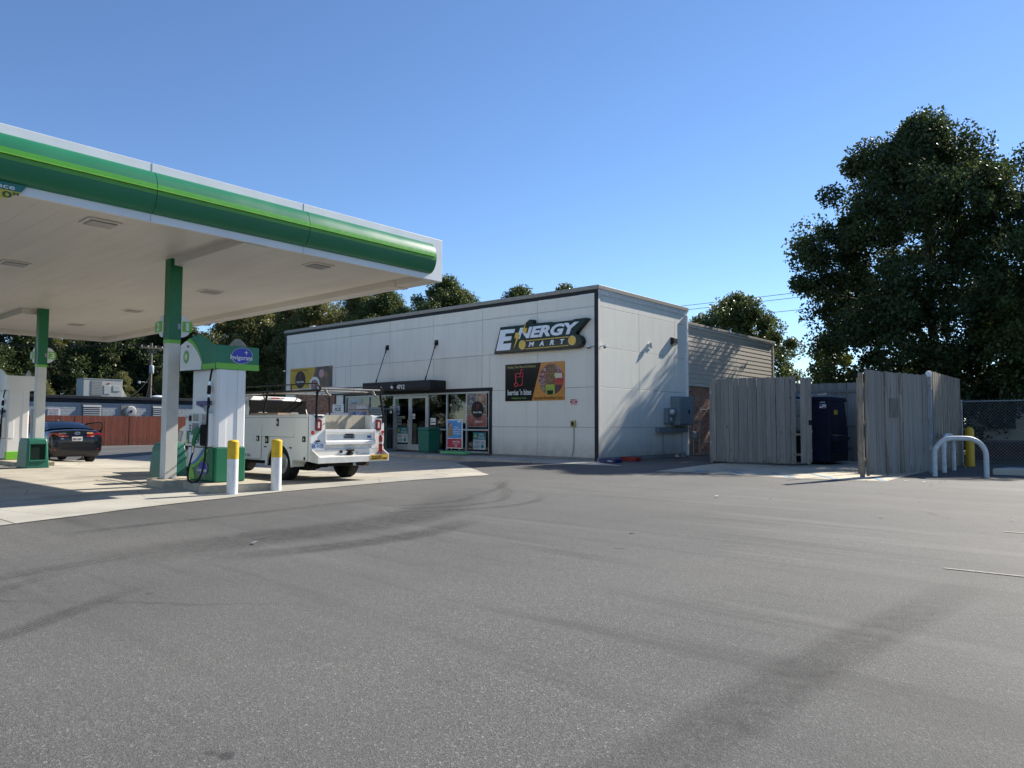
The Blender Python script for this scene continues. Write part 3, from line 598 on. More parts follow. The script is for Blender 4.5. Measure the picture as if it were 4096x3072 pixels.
MB().tube([(-13.68,18.85,1.09),(-13.68,18.85,.55),(-13.70,18.84,.35),(-13.76,18.82,.1)],.014,8).build('conduit', STEEL, ob, smooth=True)
def cctv(label, loc, dx, dy):
    c = thing('security_camera', label, 'camera', loc); x,y,z = loc
    MB().lathe([(.055,0),(.06,.02),(.05,.06)],(x+dx*.10,y+dy*.10,z),'z',14).box(min(x,x+dx*.1)-.02,max(x,x+dx*.1)+.02,min(y,y+dy*.1)-.02,max(y,y+dy*.1)+.02,z+.03,z+.055).build('housing', WHITE, c, smooth=True)
    MB().lathe([(.004,-.055),(.03,-.045),(.048,-.02),(.05,.001)],(x+dx*.10,y+dy*.10,z),'z',14).build('dome', pm('camera_dome',(.1,.1,.1),.15), c, smooth=True)
cctv('white dome camera on the front beside the black corner trim', (-13.0,YF-.0,3.62), -.6,-1); cctv('white dome camera on the side wall near the front corner', (XS,19.06,3.63), 1.4,0); cctv('white dome camera beside the yellow banner', (-30.66,YF-.0,3.62), .2,-1)
wl = thing('wall_light', 'dark wall pack light on the sunlit side wall', 'wall light', (XS,23.75,4.15))
MB().prism([(XS,4.1),(XS+.07,4.1),(XS+.15,4.16),(XS+.14,4.34),(XS,4.38)],'y',23.60,23.88).build('housing', pm('bronze_dark',(.03,.028,.026),.4), wl, bev=.01); MB().prism([(XS+.06,4.1),(XS+.14,4.15),(XS+.14,4.12),(XS+.06,4.08)],'y',23.62,23.86).build('lens', pm('lamp_lens',(.5,.5,.46),.3), wl)
wl2 = thing('wall_fixture', 'small white spotlight fixture on the sunlit side wall', 'wall light', (XS,22.05,3.9))
MB().box(XS,XS+.03,21.97,22.13,3.80,4.0).build('plate', WHITE, wl2); MB().tube([(XS+.03,22.05,3.92),(XS+.07,22.05,3.95)],.018,8).tube([(XS+.07,22.05,4.02),(XS+.10,22.03,3.84)],.045,12).build('lamp_head', pm('fixture_grey',(.45,.45,.44),.5), wl2, smooth=True)
# electrical gear on the side wall
ec = thing('electrical_cabinet', 'big grey electrical cabinet with meter hanging on the side wall', 'cabinet', (-12.6,24.1,1.1))
MB().box(XS,-12.41,23.56,24.69,1.15,2.20).build('cabinet', GREYBOX, ec, bev=.012); MB().box(-12.411,-12.392,23.62,24.63,1.2,2.15).build('door', GREYBOX, ec, bev=.006); MB().box(-12.393,-12.36,24.22,24.27,1.58,1.72).build('handle', DARK, ec)
mt = MB().box(XS,-12.60,23.06,23.50,1.22,1.77).build('meter_box', GREYBOX, ec, bev=.01); MB().lathe([(.105,0),(.105,.06),(.09,.12),(.05,.14)],(-12.60,23.29,1.62),'x',20).build('meter_glass', pm('meter_white',(.55,.56,.56),.2), mt, smooth=True); MB().box(-12.601,-12.597,23.22,23.33,1.32,1.42).build('label', PAPER, mt)
MB().box(XS,-12.62,22.45,24.64,.90,1.075).build('wire_trough', GREYBOX, ec, bev=.008)
MB().tube([(-12.7,24.05,1.15),(-12.7,24.05,1.07)],.04,10).tube([(-12.7,23.28,1.22),(-12.7,23.28,1.07)],.035,10).tube([(-12.72,22.9,.9),(-12.72,22.9,.3),(-12.70,23.0,.02)],.014,8).tube([(-12.72,24.35,.9),(-12.71,24.38,.45),(-12.72,24.36,.0)],.018,8).build('conduit', STEEL, ec, smooth=True)
MB().box(XS-.001,XS+.008,22.2,22.95,.12,.78).build('patch_panel', PANEL, ec)
ds = thing('downspout', 'white downspout at the back corner of the side wall', 'downspout', (-12.7,24.76,0)); MB().box(XS+.016,XS+.10,24.71,24.81,.02,5.3).build('pipe', WHITE, ds, bev=.012); MB().box(XS+.015,XS+.105,24.70,24.82,.45,.50).build('strap', WHITE, ds)
gm = thing('gas_meter', 'grey gas meter with riser pipe by the brick wall', 'meter', (-12.78,25.3,0)); MB().box(-12.86,-12.68,25.2,25.48,.62,.92).build('meter', GREYBOX, gm, bev=.05); MB().tube([(-12.80,25.9,0),(-12.80,25.9,1.9)],.022,8).tube([(-12.80,25.9,1.75),(-12.80,26.9,1.8)],.016,8).tube([(-12.77,25.34,.62),(-12.77,25.34,0)],.02,8).tube([(-12.77,25.34,.9),(-12.77,25.34,1.35),(-12.80,25.34,1.7)],.018,8).build('pipe', STEEL, gm, smooth=True)
def crate(label, cx, cy, mat, txt=None):
    c = thing('bottle_crate', label, 'crate', (cx,cy,0)); m = MB(); x0,x1,y0,y1 = cx-.28,cx+.28,cy-.19,cy+.19
    m.box(x0,x1,y0,y0+.02,0.012,.125).box(x0,x1,y1-.02,y1,.012,.125).box(x0,x0+.02,y0+.02,y1-.02,.012,.125).box(x1-.02,x1,y0+.02,y1-.02,.012,.125).box(x0+.02,x1-.02,y0+.02,y1-.02,.012,.03)
    for k in range(1,6): m.box(x0+k*.095,x0+k*.095+.008,y0+.02,y1-.02,.03,.08)
    m.box(x0-.01,x1+.01,y0-.01,y0,.10,.13).build('shell', mat, c, bev=.006)
    if txt: text('lettering',txt,PAPER,c,(cx+.1,y0-.003,.06),.16,.045,'-y',.006,.02)
crate('blue plastic bottle crate lying by the front corner', -12.22,18.75, pm('crate_blue',(.010,.022,.12),.4,var=.2), 'PEPSI')
crate('red plastic bottle crate lying along the side wall', -12.30,20.05, pm('crate_red',(.28,.025,.018),.45,var=.2))
# things stuck in the windows
def sheet(name, label, cat, x0,x1,z0,z1,y=YF-.002):
    s = thing(name, label, cat, ((x0+x1)/2,y,z0)); return s
TEAL = pm('print_teal',(.01,.22,.22),.5); PGREY = pm('print_paper',(.62,.63,.61),.55)
for k,(x0,x1,z0,z1,y) in enumerate(((-22.50,-21.82,.42,1.03,YF+.012),(-18.24,-17.62,.25,.865,YF+.034))):
    s = thing('save_poster', ['teal and white save per gallon poster low on the left door','teal and white save per gallon poster under the fruit poster'][k], 'poster', ((x0+x1)/2,y,z0)); w = x1-x0; h = z1-z0
    MB().box(x0,x1,y,y+.006,z0,z1).build('sheet', PGREY, s); MB().box(x0,x1,y-.003,y,z0+h*.58,z1).build('teal_band', TEAL, s)
    text('lettering','SAVE 10\u00a2\nPER GALLON',PAPER,s,(x0+w*.66,y-.004,z0+h*.79),w*.52,h*.30,'-y',.003,.01); text('lettering','SHOP\n& EARN',pm('print_slate',(.12,.2,.22),.5),s,(x0+w*.30,y-.001,z0+h*.29),w*.46,h*.42,'-y',.003,.01)
    MB().prism(circ(x0+w*.2,z0+h*.79,w*.1),'y',y-.005,y-.003).build('sun_emblem', pm('print_yellow',(.5,.5,.08),.5), s); MB().prism(circ(x0+w*.76,z0+h*.18,w*.13,w*.11,8),'y',y-.003,y).build('badge', TEAL, s)
    text('lettering','Harris\nTeeter',pm('print_redbrown',(.3,.08,.06),.5),s,(x0+w*.80,y-.001,z0+h*.40),w*.26,h*.16,'-y',.003,.01)
fp = thing('fruit_poster', 'tall fruit smoothie poster with black oval in the end window', 'poster', (-18.05,YF+.03,1.06)); y = YF+.032
MB().box(-18.52,-17.58,y,y+.006,1.065,2.275).build('sheet', PAPER, fp)
MB().prism([(-18.51,1.075),(-17.59,1.075),(-17.59,1.50),(-18.51,1.50)],'y',y-.003,y).build('pizza_photo', m_food('photo_pizza',[(.4,.05,.03),(.5,.2,.15),(.3,.02,.02)],5), fp)
MB().prism([(-18.51,1.80),(-18.08,1.80),(-18.08,2.265),(-18.51,2.265)],'y',y-.003,y).build('berry_photo', m_food('photo_blueberry',[(.5,.48,.42),(.05,.06,.16),(.04,.04,.12),(.6,.55,.4)],14), fp)
MB().prism([(-18.07,1.80),(-17.59,1.80),(-17.59,2.265),(-18.07,2.265)],'y',y-.003,y).build('drink_photo', m_food('photo_drink',[(.5,.2,.2),(.55,.5,.25),(.4,.05,.08)],5), fp)
MB().prism([(-18.51,1.51),(-17.59,1.51),(-17.59,1.79),(-18.51,1.79)],'y',y-.003,y).build('oat_photo', FD[3], fp)
MB().prism(circ(-18.02,1.69,.31,.30),'y',y-.008,y-.003).build('black_oval', pm('oval_black',(.015,.015,.016),.4), fp); outline(fp,-18.0,1.80,.10,y-.009); text('lettering',"berries 'n bites",PAPER,fp,(-18.02,y-.009,1.60),.42,.08,'-y',.003,.012); text('lettering','PIZZA',PAPER,fp,(-17.95,y-.005,1.25),.34,.07,'-y',.003,.01)
hm = thing('hot_food_sign', 'pale HOT MEX sign in the window behind the ice chest', 'sign', (-25.2,YF+.03,1.75)); MB().box(-25.72,-24.82,YF+.030,YF+.036,1.72,2.22).build('sheet', pm('sign_pale',(.40,.44,.44),.5), hm); text('lettering','HOT',DARK,hm,(-25.37,YF+.028,1.97),.42,.20,'-y',.003,.012); text('lettering','MEX',pm('print_tan',(.45,.38,.2),.5),hm,(-25.0,YF+.028,1.97),.30,.20,'-y',.003,.006)
ND = [('door_notice','green sticker high on the left door glass',-22.54,-22.40,1.95,2.18,pm('notice_green',(.12,.3,.14),.5)),('door_notice','lilac and grey notice on the left door glass',-22.54,-22.32,1.52,1.88,pm('notice_grey',(.36,.35,.40),.5)),('door_notice','long green and cream card strip on the left door glass',-22.53,-22.0,1.375,1.47,pm('notice_cream',(.45,.47,.30),.5)),('door_notice','faded black and white flyer on the left door glass',-22.53,-22.2,1.12,1.35,pm('notice_flyer',(.30,.30,.29),.5,var=.5,scale=20)),('door_notice','white notice on the right door glass beside the handle',-21.55,-21.40,1.36,1.56,PGREY),('window_notice','white no smoking notice with red tag in the window by the doors',-20.53,-20.24,1.13,1.39,PAPER)]
for nme,lb,a,b,c,d,mt_ in ND:
    s = thing(nme, lb, 'notice', ((a+b)/2,YF,c)); yy = YF+.013 if nme == 'door_notice' else YF+.038
    MB().box(a,b,yy,yy+.004,c,d).build('sheet', mt_, s); MB().box(a+.02,b-.02,yy-.002,yy,c+.3*(d-c),c+.45*(d-c)).box(a+.02,(a+b)/2,yy-.002,yy,c+.65*(d-c),c+.75*(d-c)).build('print', DARK, s)
# ---------------------------------------------------------------- fuel canopy
CX0, CX1, CY0, CY1, CZ = -28.95, -11.0, 1.70, 10.42, 4.29
can = thing('fuel_canopy', 'large white fuel canopy with green bullnose fascia on steel columns', 'canopy', (-20,6,0))
MB().box(CX0+.05,CX1-.05,CY0+.05,CY1-.05,4.32,4.98).build('deck', COLW, can)
np_ = 25; pw = (CY1-CY0-.24)/np_
for k in range(np_):
    y = CY0+.12+k*pw; MB().box(CX0+.12,CX1-.06,y+.0014,y+pw-.0014,CZ+.012,CZ+.05).build('soffit_panel', SOFF, can)
MB().box(CX0+.1,CX1-.06,CY0+.1,CY1-.1,CZ+.051,4.32).build('soffit_backing', pm('soffit_gap',(.16,.15,.13),.9), can)
fw = MB(); fw.box(CX1-.06,CX1,CY0,CY1,4.18,5.07); fw.build('fascia_board', WMET, can, bev=.006)
for y in (4.45,7.05):
    for z0,z1 in ((4.18,4.30),(4.91,5.07)): MB().box(CX1,CX1+.004,y-.002,y+.002,z0,z1).build('fascia_joint', JOINT, can)
MB().box(CX0,CX0+.06,CY0,CY1,4.18,5.07).box(CX0+.06,CX1-.06,CY1-.06,CY1,4.18,5.07).box(CX0+.06,CX1-.06,CY0,CY0+.06,4.18,5.07).build('fascia_board', WMET, can)
MB().box(CX0+.06,CX1-.06,CY1-.42,CY1-.06,CZ-.13,CZ+.05).box(CX0+.06,CX0+.42,CY0+.06,CY1-.42,CZ-.13,CZ+.05).build('perimeter_trim', SOFF, can, bev=.012)
for x in (-20.4,-12.1): MB().box(x-.09,x+.09,CY1-.44,CY1-.062,CZ-.15,CZ-.02).build('gutter_hanger', SOFF, can, bev=.01)
STRIPE = pm('stripe_lime',(.075,.30,.028),.35,var=.06)
def arc(a0, a1, n=8, bulge=.205, h=.318, zc=4.617, ex=0): return [(CX1+(bulge+ex)*math.cos(R(a0+(a1-a0)*k/n)), zc+(h+ex)*math.sin(R(a0+(a1-a0)*k/n))) for k in range(n+1)]
def band(a0, a1, mat, name, y0, y1, ex=0):
    pts = arc(a0,a1,8,ex=ex); m = MB(); n = len(pts)
    m.add([(x,y0,z) for x,z in pts]+[(x,y1,z) for x,z in pts], [(i,i+1,n+i+1,n+i) for i in range(n-1)]); return m.build(name, mat, can, smooth=True, fix=False)
ends = [(CY0,4.45),(4.458,7.05),(7.058,10.06)]
for y0,y1 in ends:
    band(90,16,GREEN,'bullnose_panel',y0,y1); band(16,-12,STRIPE,'lime_stripe',y0,y1); band(-12,-90,GREEN,'bullnose_panel',y0,y1)
MB().prism([(CX1+.19,4.618),(CX1+.24,4.612),(CX1+.24,4.626),(CX1+.19,4.636)],'y',CY0,10.03).build('lime_lip', pm('lime_bright',(.22,.52,.05),.3), can, smooth=True)
ep = arc(-90,90,16)
MB().prism(ep,'y',10.056,10.07).build('bullnose_cap', GREEN, can)
for x0,x1 in ((-13.6,CX1-.07),(CX0+.46,-22.9)): MB().box(x0,x1,5.96,6.40,CZ-.14,CZ+.03).build('drop_beam', SOFF, can, bev=.01)
def column(cx, cy, z0):
    w = .11
    c = MB().box(cx-w,cx+w,cy-w,cy+w,z0,CZ+.06).build('column', COLW, can, bev=.006)
    e = w+.006; MB().box(cx-e,cx+e,cy-e,cy+e,2.76,CZ+.05).build('green_sleeve', DGREEN, c, bev=.004); MB().box(cx-e,cx+e,cy-e,cy+e,2.69,2.759).build('lime_band', LIME, c, bev=.004)
    MB().box(cx-w-.03,cx+w+.03,cy-w-.03,cy+w+.03,z0-.01,z0+.012).build('base_plate', STEEL, c)
column(-13.83,6.06,IZ-.005); column(-22.72,6.42,gz(-22.7,6.4))
MB().box(-23.03,-22.84,6.30,6.50,.5,1.55).build('conduit_box', pm('conduit_grey',(.42,.42,.40),.6), can)
def numsign(label, n, cx, cy, z, side):
    """side -1: plate spreads along -x from the -y face; +1: along +y from the +x face"""
    s = thing('pump_number_sign', label, 'sign', (cx,cy,z))
    if side < 0: f = lambda u,v,d: (cx-u,cy-d,z+v); ax = ((1,0,0),(0,0,1))
    else: f = lambda u,v,d: (cx+d,cy+u,z+v); ax = ((0,1,0),(0,0,1))
    def pl(poly, d0, d1, nme, m):
        q = len(poly); mb = MB().add([f(u,v,d0) for u,v in poly]+[f(u,v,d1) for u,v in poly], [tuple(range(q)),tuple(range(2*q-1,q-1,-1))]+[(i,i+q,(i+1)%q+q,(i+1)%q) for i in range(q)]); return mb.build(nme, m, s)
    half = [(0,.21)]+[(.21*math.cos(R(a))*.9,.21*math.sin(R(a))) for a in range(80,-81,-16)]+[(0,-.21)]
    pl(half,-.01,.01,'white_disc',WMET)
    k = .9 if side < 0 else .62
    rr = [(.02,.10),(.30*k,.10),(.335*k,.06),(.345*k,0),(.335*k,-.06),(.30*k,-.10),(.02,-.10)]
    pl(rr,.010,.022,'green_flag',LIME)
    text('lettering',str(n),PAPER,s,f(.17*k,0,.026),.115 if n != 1 else .055,.155,ax,.008,.02 if n != 1 else 0.)
    pl([(-.06,-.05),(.02,-.05),(.02,.05),(-.06,.05)],-.02,-.008,'bracket',STEEL)
numsign('lime pump sign reading two on the service bin side of its column', 2, -13.94,5.93,3.02,-1); numsign('lime pump sign reading one above the dispenser with the green header', 1, -13.70,6.17,3.02,1)
numsign('lime pump sign reading four on the far pump column', 4, -22.83,6.29,3.02,-1); numsign('lime pump sign reading three on the column above the black sedan', 3, -22.59,6.53,3.02,1)
LG = None
for x in (-12.1,-16.5,-21.0,-25.4):
    for y in (4.15,8.1):
        if LG is None:
            LG = thing('canopy_light', 'flush white canopy light with grey lens in the soffit', 'light', (x,y,CZ), 'flush lights in the canopy soffit')
            MB().prism([(x-.25,y-.20),(x-.20,y-.25),(x+.20,y-.25),(x+.25,y-.20),(x+.25,y+.20),(x+.20,y+.25),(x-.20,y+.25),(x-.25,y+.20)],'z',CZ-.010,CZ+.014).build('frame', SOFF, LG, bev=.006)
            MB().box(x-.17,x+.17,y-.19,y+.19,CZ-.028,CZ-.010).build('lens', pm('lens_grey',(.28,.28,.27),.3,var=.2,scale=30), LG, bev=.02)
        else: o = copy_tree(LG); o.location = (x,y,CZ)
cs = thing('clearance_sign', 'round green and yellow clearance sign hung from the canopy edge', 'sign', (-10.98,2.55,4.2))
DY, DZ, DR = 2.44,4.42,.44
low = clip(circ(DY,DZ,DR,.36,40), [(DY-1,DZ-.5),(DY+1,DZ-.5),(DY+1,4.30),(DY-1,4.30)])
MB().prism(low,'x',-10.965,-10.985).build('plate', pm('sign_gold',(.62,.45,.03),.4), cs)
MB().prism(clip(low,[(DY-1,4.20),(DY+1,4.20),(DY+1,4.4),(DY-1,4.4)]),'x',-10.958,-10.966).build('green_band', pm('sign_teal_green',(.01,.15,.12),.4), cs)
text('lettering','Clearance',PAPER,cs,(-10.955,2.42,4.245),.60,.065,'+x',.004,.012); text('lettering','14\' - 0"',pm('sign_dark_text',(.05,.1,.03),.5),cs,(-10.96,2.46,4.14),.62,.085,'+x',.004,.02)
# ---------------------------------------------------------------- fuel dispensers
LBLUE = pm('stripe_blue',(.03,.18,.42),.4); PUMPW = pm('pump_white',(.74,.735,.72),.35,var=.04,scale=2); SCREEN = pm('screen',(.06,.11,.16),.12,var=.5,scale=9); PANELG = pm('pump_panel_grey',(.62,.62,.61),.45)
def invig(par, ctr, s, facing):
    rt = {'-y':(1,0,0),'+x':(0,1,0)}[facing]; P = Vector(ctr); rv = Vector(rt); n = rv.cross(Vector((0,0,1)))
    def flat(poly, d, nm, m):
        q = len(poly); a = [P+rv*u*s+Vector((0,0,v*s))+n*d for u,v in poly]; b = [p+n*.003 for p in a]
        return MB().add(a+b,[tuple(range(q-1,-1,-1)),tuple(range(q,2*q))]+[(i,(i+1)%q,(i+1)%q+q,i+q) for i in range(q)]).build(nm, m, par)
    def el(k): return [((.52*math.cos(a)-.16*math.sin(a))*k,(.36*math.sin(a)+.16*math.cos(a))*k) for a in [6.28318*i/28 for i in range(28)]]
    flat(el(1.04),.0,'oval_rim',WMET); flat(el(1.0),.0035,'blue_oval',pm('oval_blue',(.012,.02,.36),.3))
    flat([(.22,.30),(.245,.20),(.34,.185),(.25,.155),(.225,.03),(.20,.15),(.10,.165),(.195,.20)],.0075,'star',PAPER)
    text('lettering','Invigorate',PAPER,par,P+Vector((0,0,-.13*s))-rv*.03*s+n*.009,1.18*s,.30*s,facing,.004,.012)
def dispenser(label, x1, y0, z0, full=True):
    """x1: end face towards +x; y0: near face; 1.0 m long, 0.6 m deep"""
    x0, y1 = x1-.98, y0+.60; d = thing('fuel_dispenser', label, 'fuel pump', ((x0+x1)/2,(y0+y1)/2,z0), None)
    zb = z0+.62; zt = z0+2.02; T = z0+2.43
    cab = MB().box(x0+.03,x1-.0,y0+.03,y1-.03,z0,zt).build('cabinet', PUMPW, d, bev=.03)
    # end column with two shallow flutes
    MB().prism([(y0+.06,zb),(y0+.20,zb),(y0+.20,zt-.02),(y0+.06,zt-.02)],'x',x1,x1+.012).prism([(y0+.40,zb),(y0+.54,zb),(y0+.54,zt-.02),(y0+.40,zt-.02)],'x',x1,x1+.012).build('flute', PUMPW, d, bev=.008)
    lowm = GREEN if full else LIME; lz = zb if full else z0+.24
    MB().box(x0+.02,x1+.018,y0+.02,y1-.02,z0+.005,lz).build('base_skirt', lowm, d, bev=.02)
    # front (towards -y): lower door panel, wave, upper console
    MB().box(x0+.01,x1-.06,y0-.002,y0+.03,z0+.03,zb-.01).build('lower_door', DGREEN if full else PUMPW, d, bev=.008)
    if full:
        W0 = [(x0+.02,z0+.30)]+[(x0+.02+.62*t,z0+.30+.06*t+.27*t*t) for t in (0.15,.3,.45,.6,.75,.9,1.0)]+[(x0+.64,zb-.02),(x0+.02,zb-.02)]
        MB().prism(W0,'y',y0-.008,y0-.002).build('white_wave', PUMPW, d)
        wv = [(x0+.02+.62*t,z0+.30+.06*t+.27*t*t) for t in [k/8 for k in range(9)]]
        MB().prism(wv+[(x+.07,z-.03) for x,z in reversed(wv)],'y',y0-.010,y0-.004).build('blue_wave', LBLUE, d); MB().prism([(x+.06,z-.03) for x,z in wv]+[(x+.13,z-.07) for x,z in reversed(wv)],'y',y0-.009,y0-.003).prism([(x0+.02,z0+.03),(x0+.30,z0+.03),(x0+.22,z0+.2),(x0+.02,z0+.28)],'y',y0-.0085,y0-.003).build('lime_wave', LIME, d)
        invig(d,(x0+.60,y0-.012,z0+.24),.30,'-y')
    con = MB().prism([(x0-.02,zb+.01),(x1-.10,zb+.01),(x1-.10,z0+1.22),(x1-.22,z0+1.22),(x1-.36,z0+1.32),(x1-.62,z0+1.37),(x1-.78,z0+1.28),(x0-.02,z0+1.24)],'y',y0-.06,y0+.04).build('console', PUMPW, d, bev=.015)
    yc = y0-.062
    MB().box(x0+.10,x1-.40,yc-.006,yc+.002,z0+.68,z0+1.22).build('keypad_panel', PANELG, con, bev=.006)
    MB().box(x0+.30,x0+.50,yc-.012,yc-.005,z0+1.08,z0+1.2).box(x0+.28,x0+.52,yc-.012,yc-.005,z0+.86,z0+1.04).build('screen', SCREEN, con, bev=.004)
    MB().box(x0+.14,x0+.24,yc-.012,yc-.005,z0+1.08,z0+1.18).box(x0+.17,x0+.22,yc-.011,yc-.005,z0+.98,z0+1.01).box(x0+.17,x0+.22,yc-.011,yc-.005,z0+.93,z0+.96).box(x0+.17,x0+.22,yc-.011,yc-.005,z0+.88,z0+.91).box(x0+.36,x0+.48,yc-.014,yc-.005,z0+.74,z0+.80).build('button', DARK, con)
    MB().box(x0+.20,x0+.34,yc-.02,yc-.005,z0+.70,z0+.83).build('card_reader', PUMPW, con, bev=.008)
    MB().box(x1-.36,x1-.14,yc-.006,yc+.002,z0+.98,z0+1.20).build('instructions', pm('fine_print',(.34,.34,.33),.6,var=.8,scale=60), con)
    for k,cm in enumerate((pm('grade_green',(.01,.16,.06),.4),pm('grade_grey',(.30,.32,.34),.4),pm('grade_yellowgreen',(.18,.30,.05),.4))):
        MB().box(x0+.06+k*.13,x0+.17+k*.13,yc-.010,yc+.002,zb+.05,zb+.28).build('grade_button', cm, con, bev=.006); MB().prism(circ(x0+.115+k*.13,zb+.09,.035,n=14),'y',yc-.016,yc-.009).build('grade_price', pm('grade_disc',(.42,.42,.05),.4), con)
    text('lettering','2' if full else '4',DARK,con,(x0+.04,yc-.002,z0+1.15),.035,.06,'-y',.004,.02)
    MB().box(x0+.30,x1-.20,y0-.018,y0+.03,z0+1.36,z0+1.44).build('promo_card', pm('promo_blue',(.10,.09,.22),.5,var=.5,scale=25), d); MB().box(x1-.36,x1-.18,y0+.024,y0+.028,z0+1.60,z0+1.75).build('notice', PAPER, d)
    # nozzle in its boot, hose looping down and up
    MB().box(x1-.32,x1-.16,y0-.12,y0-.05,zb+.02,z0+1.02).build('nozzle_boot', DARK, d, bev=.03)
    hx = x1-.13
    noz = MB().tube([(x1-.30,y0-.13,zb+.34),(x1-.34,y0-.16,zb+.24),(x1-.40,y0-.17,zb+.13),(x1-.43,y0-.17,zb+.02)],[.045,.05,.038,.028],10).tube([(x1-.34,y0-.14,zb+.30),(x1-.48,y0-.15,zb+.26)],[.05,.045],10).tube([(x1-.28,y0-.15,zb+.22),(x1-.27,y0-.16,zb+.1),(x1-.36,y0-.17,zb+.06)],.012,6).build('nozzle', pm('nozzle_green',(.01,.16,.07),.4), d, smooth=True)
    MB().tube([(x1-.43,y0-.17,zb+.03),(x1-.44,y0-.17,zb-.10)],[.03,.022],10).build('swivel', CHROME, d, smooth=True)
    hp = [(x1-.44,y0-.17,zb-.09),(x1-.50,y0-.18,z0+.38),(x1-.56,y0-.19,z0+.18),(x1-.53,y0-.20,z0+.05),(x1-.40,y0-.20,z0+.0),(x1-.24,y0-.18,z0+.03),(hx-.03,y0-.14,z0+.16),(hx,y0-.10,z0+.45),(hx,y0-.08,z0+1.0),(hx,y0-.06,z0+1.55),(hx,y0-.05,z0+1.75),(hx+.02,y0-.03,z0+1.95),(hx+.03,y0,z0+2.06)]
    hp2 = []
    for i in range(len(hp)-1):
        for k in range(4):
            tt = k/4; q = [Vector(hp[max(0,min(len(hp)-1,i+e))]) for e in (-1,0,1,2)]; hp2.append(.5*((2*q[1])+(q[2]-q[0])*tt+(2*q[0]-5*q[1]+4*q[2]-q[3])*tt*tt+(3*q[1]-q[0]-3*q[2]+q[3])*tt**3))
    hp2.append(Vector(hp[-1])); MB().tube(hp2,.017,8).build('hose', RUBBER, d, smooth=True)
    MB().tube([(hx,y0-.06,z0+1.56),(hx,y0-.053,z0+1.70)],.034,12).tube([(hx,y0-.06,z0+1.3),(hx,y0-.06,z0+1.48)],.024,10).build('breakaway', DARK, d, smooth=True); MB().tube([(hx,y0-.06,z0+1.50),(hx,y0-.055,z0+1.545)],.026,10).tube([(hx,y0-.055,z0+1.715),(hx,y0-.05,z0+1.78)],.026,10).build('coupling', CHROME, d, smooth=True)
    # header: straight end, near side flares out in a wave
    hb = MB(); N = 14; hz0 = zt-.02; top = lambda t: T+.20*math.sin(math.pi*min(1,max(0,(t-.06)/.94))**.92)**1.25*(1-.12*t)+.05*t*t
    def yof(t): return y0-.02-.20*(t**2)*(3-2*t)*.6
    xs = [x1-(x1-x0+.12)*k/N for k in range(N+1)]
    hm_ = GREEN if full else PUMPW
    front = MB(); pts = [(xs[k],yof(k/N),k/N) for k in range(N+1)]
    front.loft([[(x,yy,hz0),(x,yy,top(t)),(x,yy+.03,top(t)),(x,yy+.03,hz0)] for x,yy,t in pts]); fo = front.build('header_front', hm_, d, smooth=True)
    MB().loft([[(x,2*(y0+.30)-yy,hz0),(x,2*(y0+.30)-yy,top(t)),(x,2*(y0+.30)-yy-.03,top(t)),(x,2*(y0+.30)-yy-.03,hz0)] for x,yy,t in pts]).build('header_back', pm('header_grey',(.42,.41,.40),.5), d, smooth=True)
    MB().box(x1-.02,x1+.02,y0-.02,y1+.20,hz0,T).box(x0-.08,x1-.02,y0+.02,y1-.02,hz0+.02,T-.05).build('header_end', hm_, d, bev=.006)
    if full:
        MB().box(x1+.021,x1+.026,y0-.02,y1+.20,hz0+.005,hz0+.11).build('lime_band', LIME, d)
        invig(d,(x1+.024,y0+.46,hz0+.26),.36,'+x')
        def skin(name, f0, f1, mat, off):
            m = MB(); rr = []
            for k in range(N*2+1):
                t = k/(N*2); lo, hi = f0(t), f1(t)
                if hi <= lo+.002: continue
                x = x1-(x1-x0+.12)*t; rr.append((x,yof(t)-off,lo,hi))
            for i in range(len(rr)-1):
                a, b = rr[i], rr[i+1]; m.quad((a[0],a[1],a[2]),(a[0],a[1],a[3]),(b[0],b[1],b[3]),(b[0],b[1],b[2]))
            return m.build(name, mat, d, smooth=True, fix=False)
        bound = lambda t: hz0+(top(t)-hz0)*min(1.0,max(0,((t-.36)/.46)))**.55
        skin('white_field', lambda t: hz0+.004, lambda t: min(top(t)-.004,bound(t)) if t > .37 else hz0, PUMPW, .004)
        skin('lime_field', lambda t: hz0+.004 if t <= .36 else min(top(t)-.004,bound(t)), lambda t: (hz0+.10) if t <= .30 else max(hz0+.10 if t < .36 else 0,min(top(t)-.003,bound(t)+.075)), LIME, .005)
        skin('blue_edge', lambda t: bound(t)-.002 if t > .37 else hz0, lambda t: min(top(t)-.004,bound(t)+.016) if .37 < t < .62 else hz0-.01, LBLUE, .007)
        tc = .80; xc = x1-(x1-x0+.12)*tc; yc2 = yof(tc)-.008; dx = Vector(((x1-x0+.12)*.1,yof(tc-.05)-yof(tc+.05),0)).normalized()
        pet = []
        for k in range(36):
            r = .085 if k%2 else .115; a = 6.28318*k/36; p = Vector((xc,yc2,hz0+.25))+dx*(r*math.cos(a)*.9)+Vector((0,0,r*math.sin(a)*1.15)); pet.append(p)
        MB().add(pet,[tuple(range(36))]).build('petal_emblem', pm('petal_green',(.10,.36,.12),.4), d, fix=False)
        MB().add([Vector((xc,yc2,hz0+.25))+Vector((0,-.003,0))+(p-Vector((xc,yc2,hz0+.25)))*.55 for p in pet],[tuple(range(36))]).build('petal_centre', pm('petal_cream',(.62,.62,.35),.4), d, fix=False)
        text('lettering','bp',DARK,d,(xc+.07,yc2-.004,hz0+.44),.06,.055,(tuple(dx),(0,0,1)),.003,.0)
    return d
dispenser('green and white fuel dispenser with Invigorate header beside the bollards', -12.20,6.13,IZ, True)
dispenser('white fuel dispenser with lime base behind the squeegee bin', -24.50,6.10,IZ2, False)
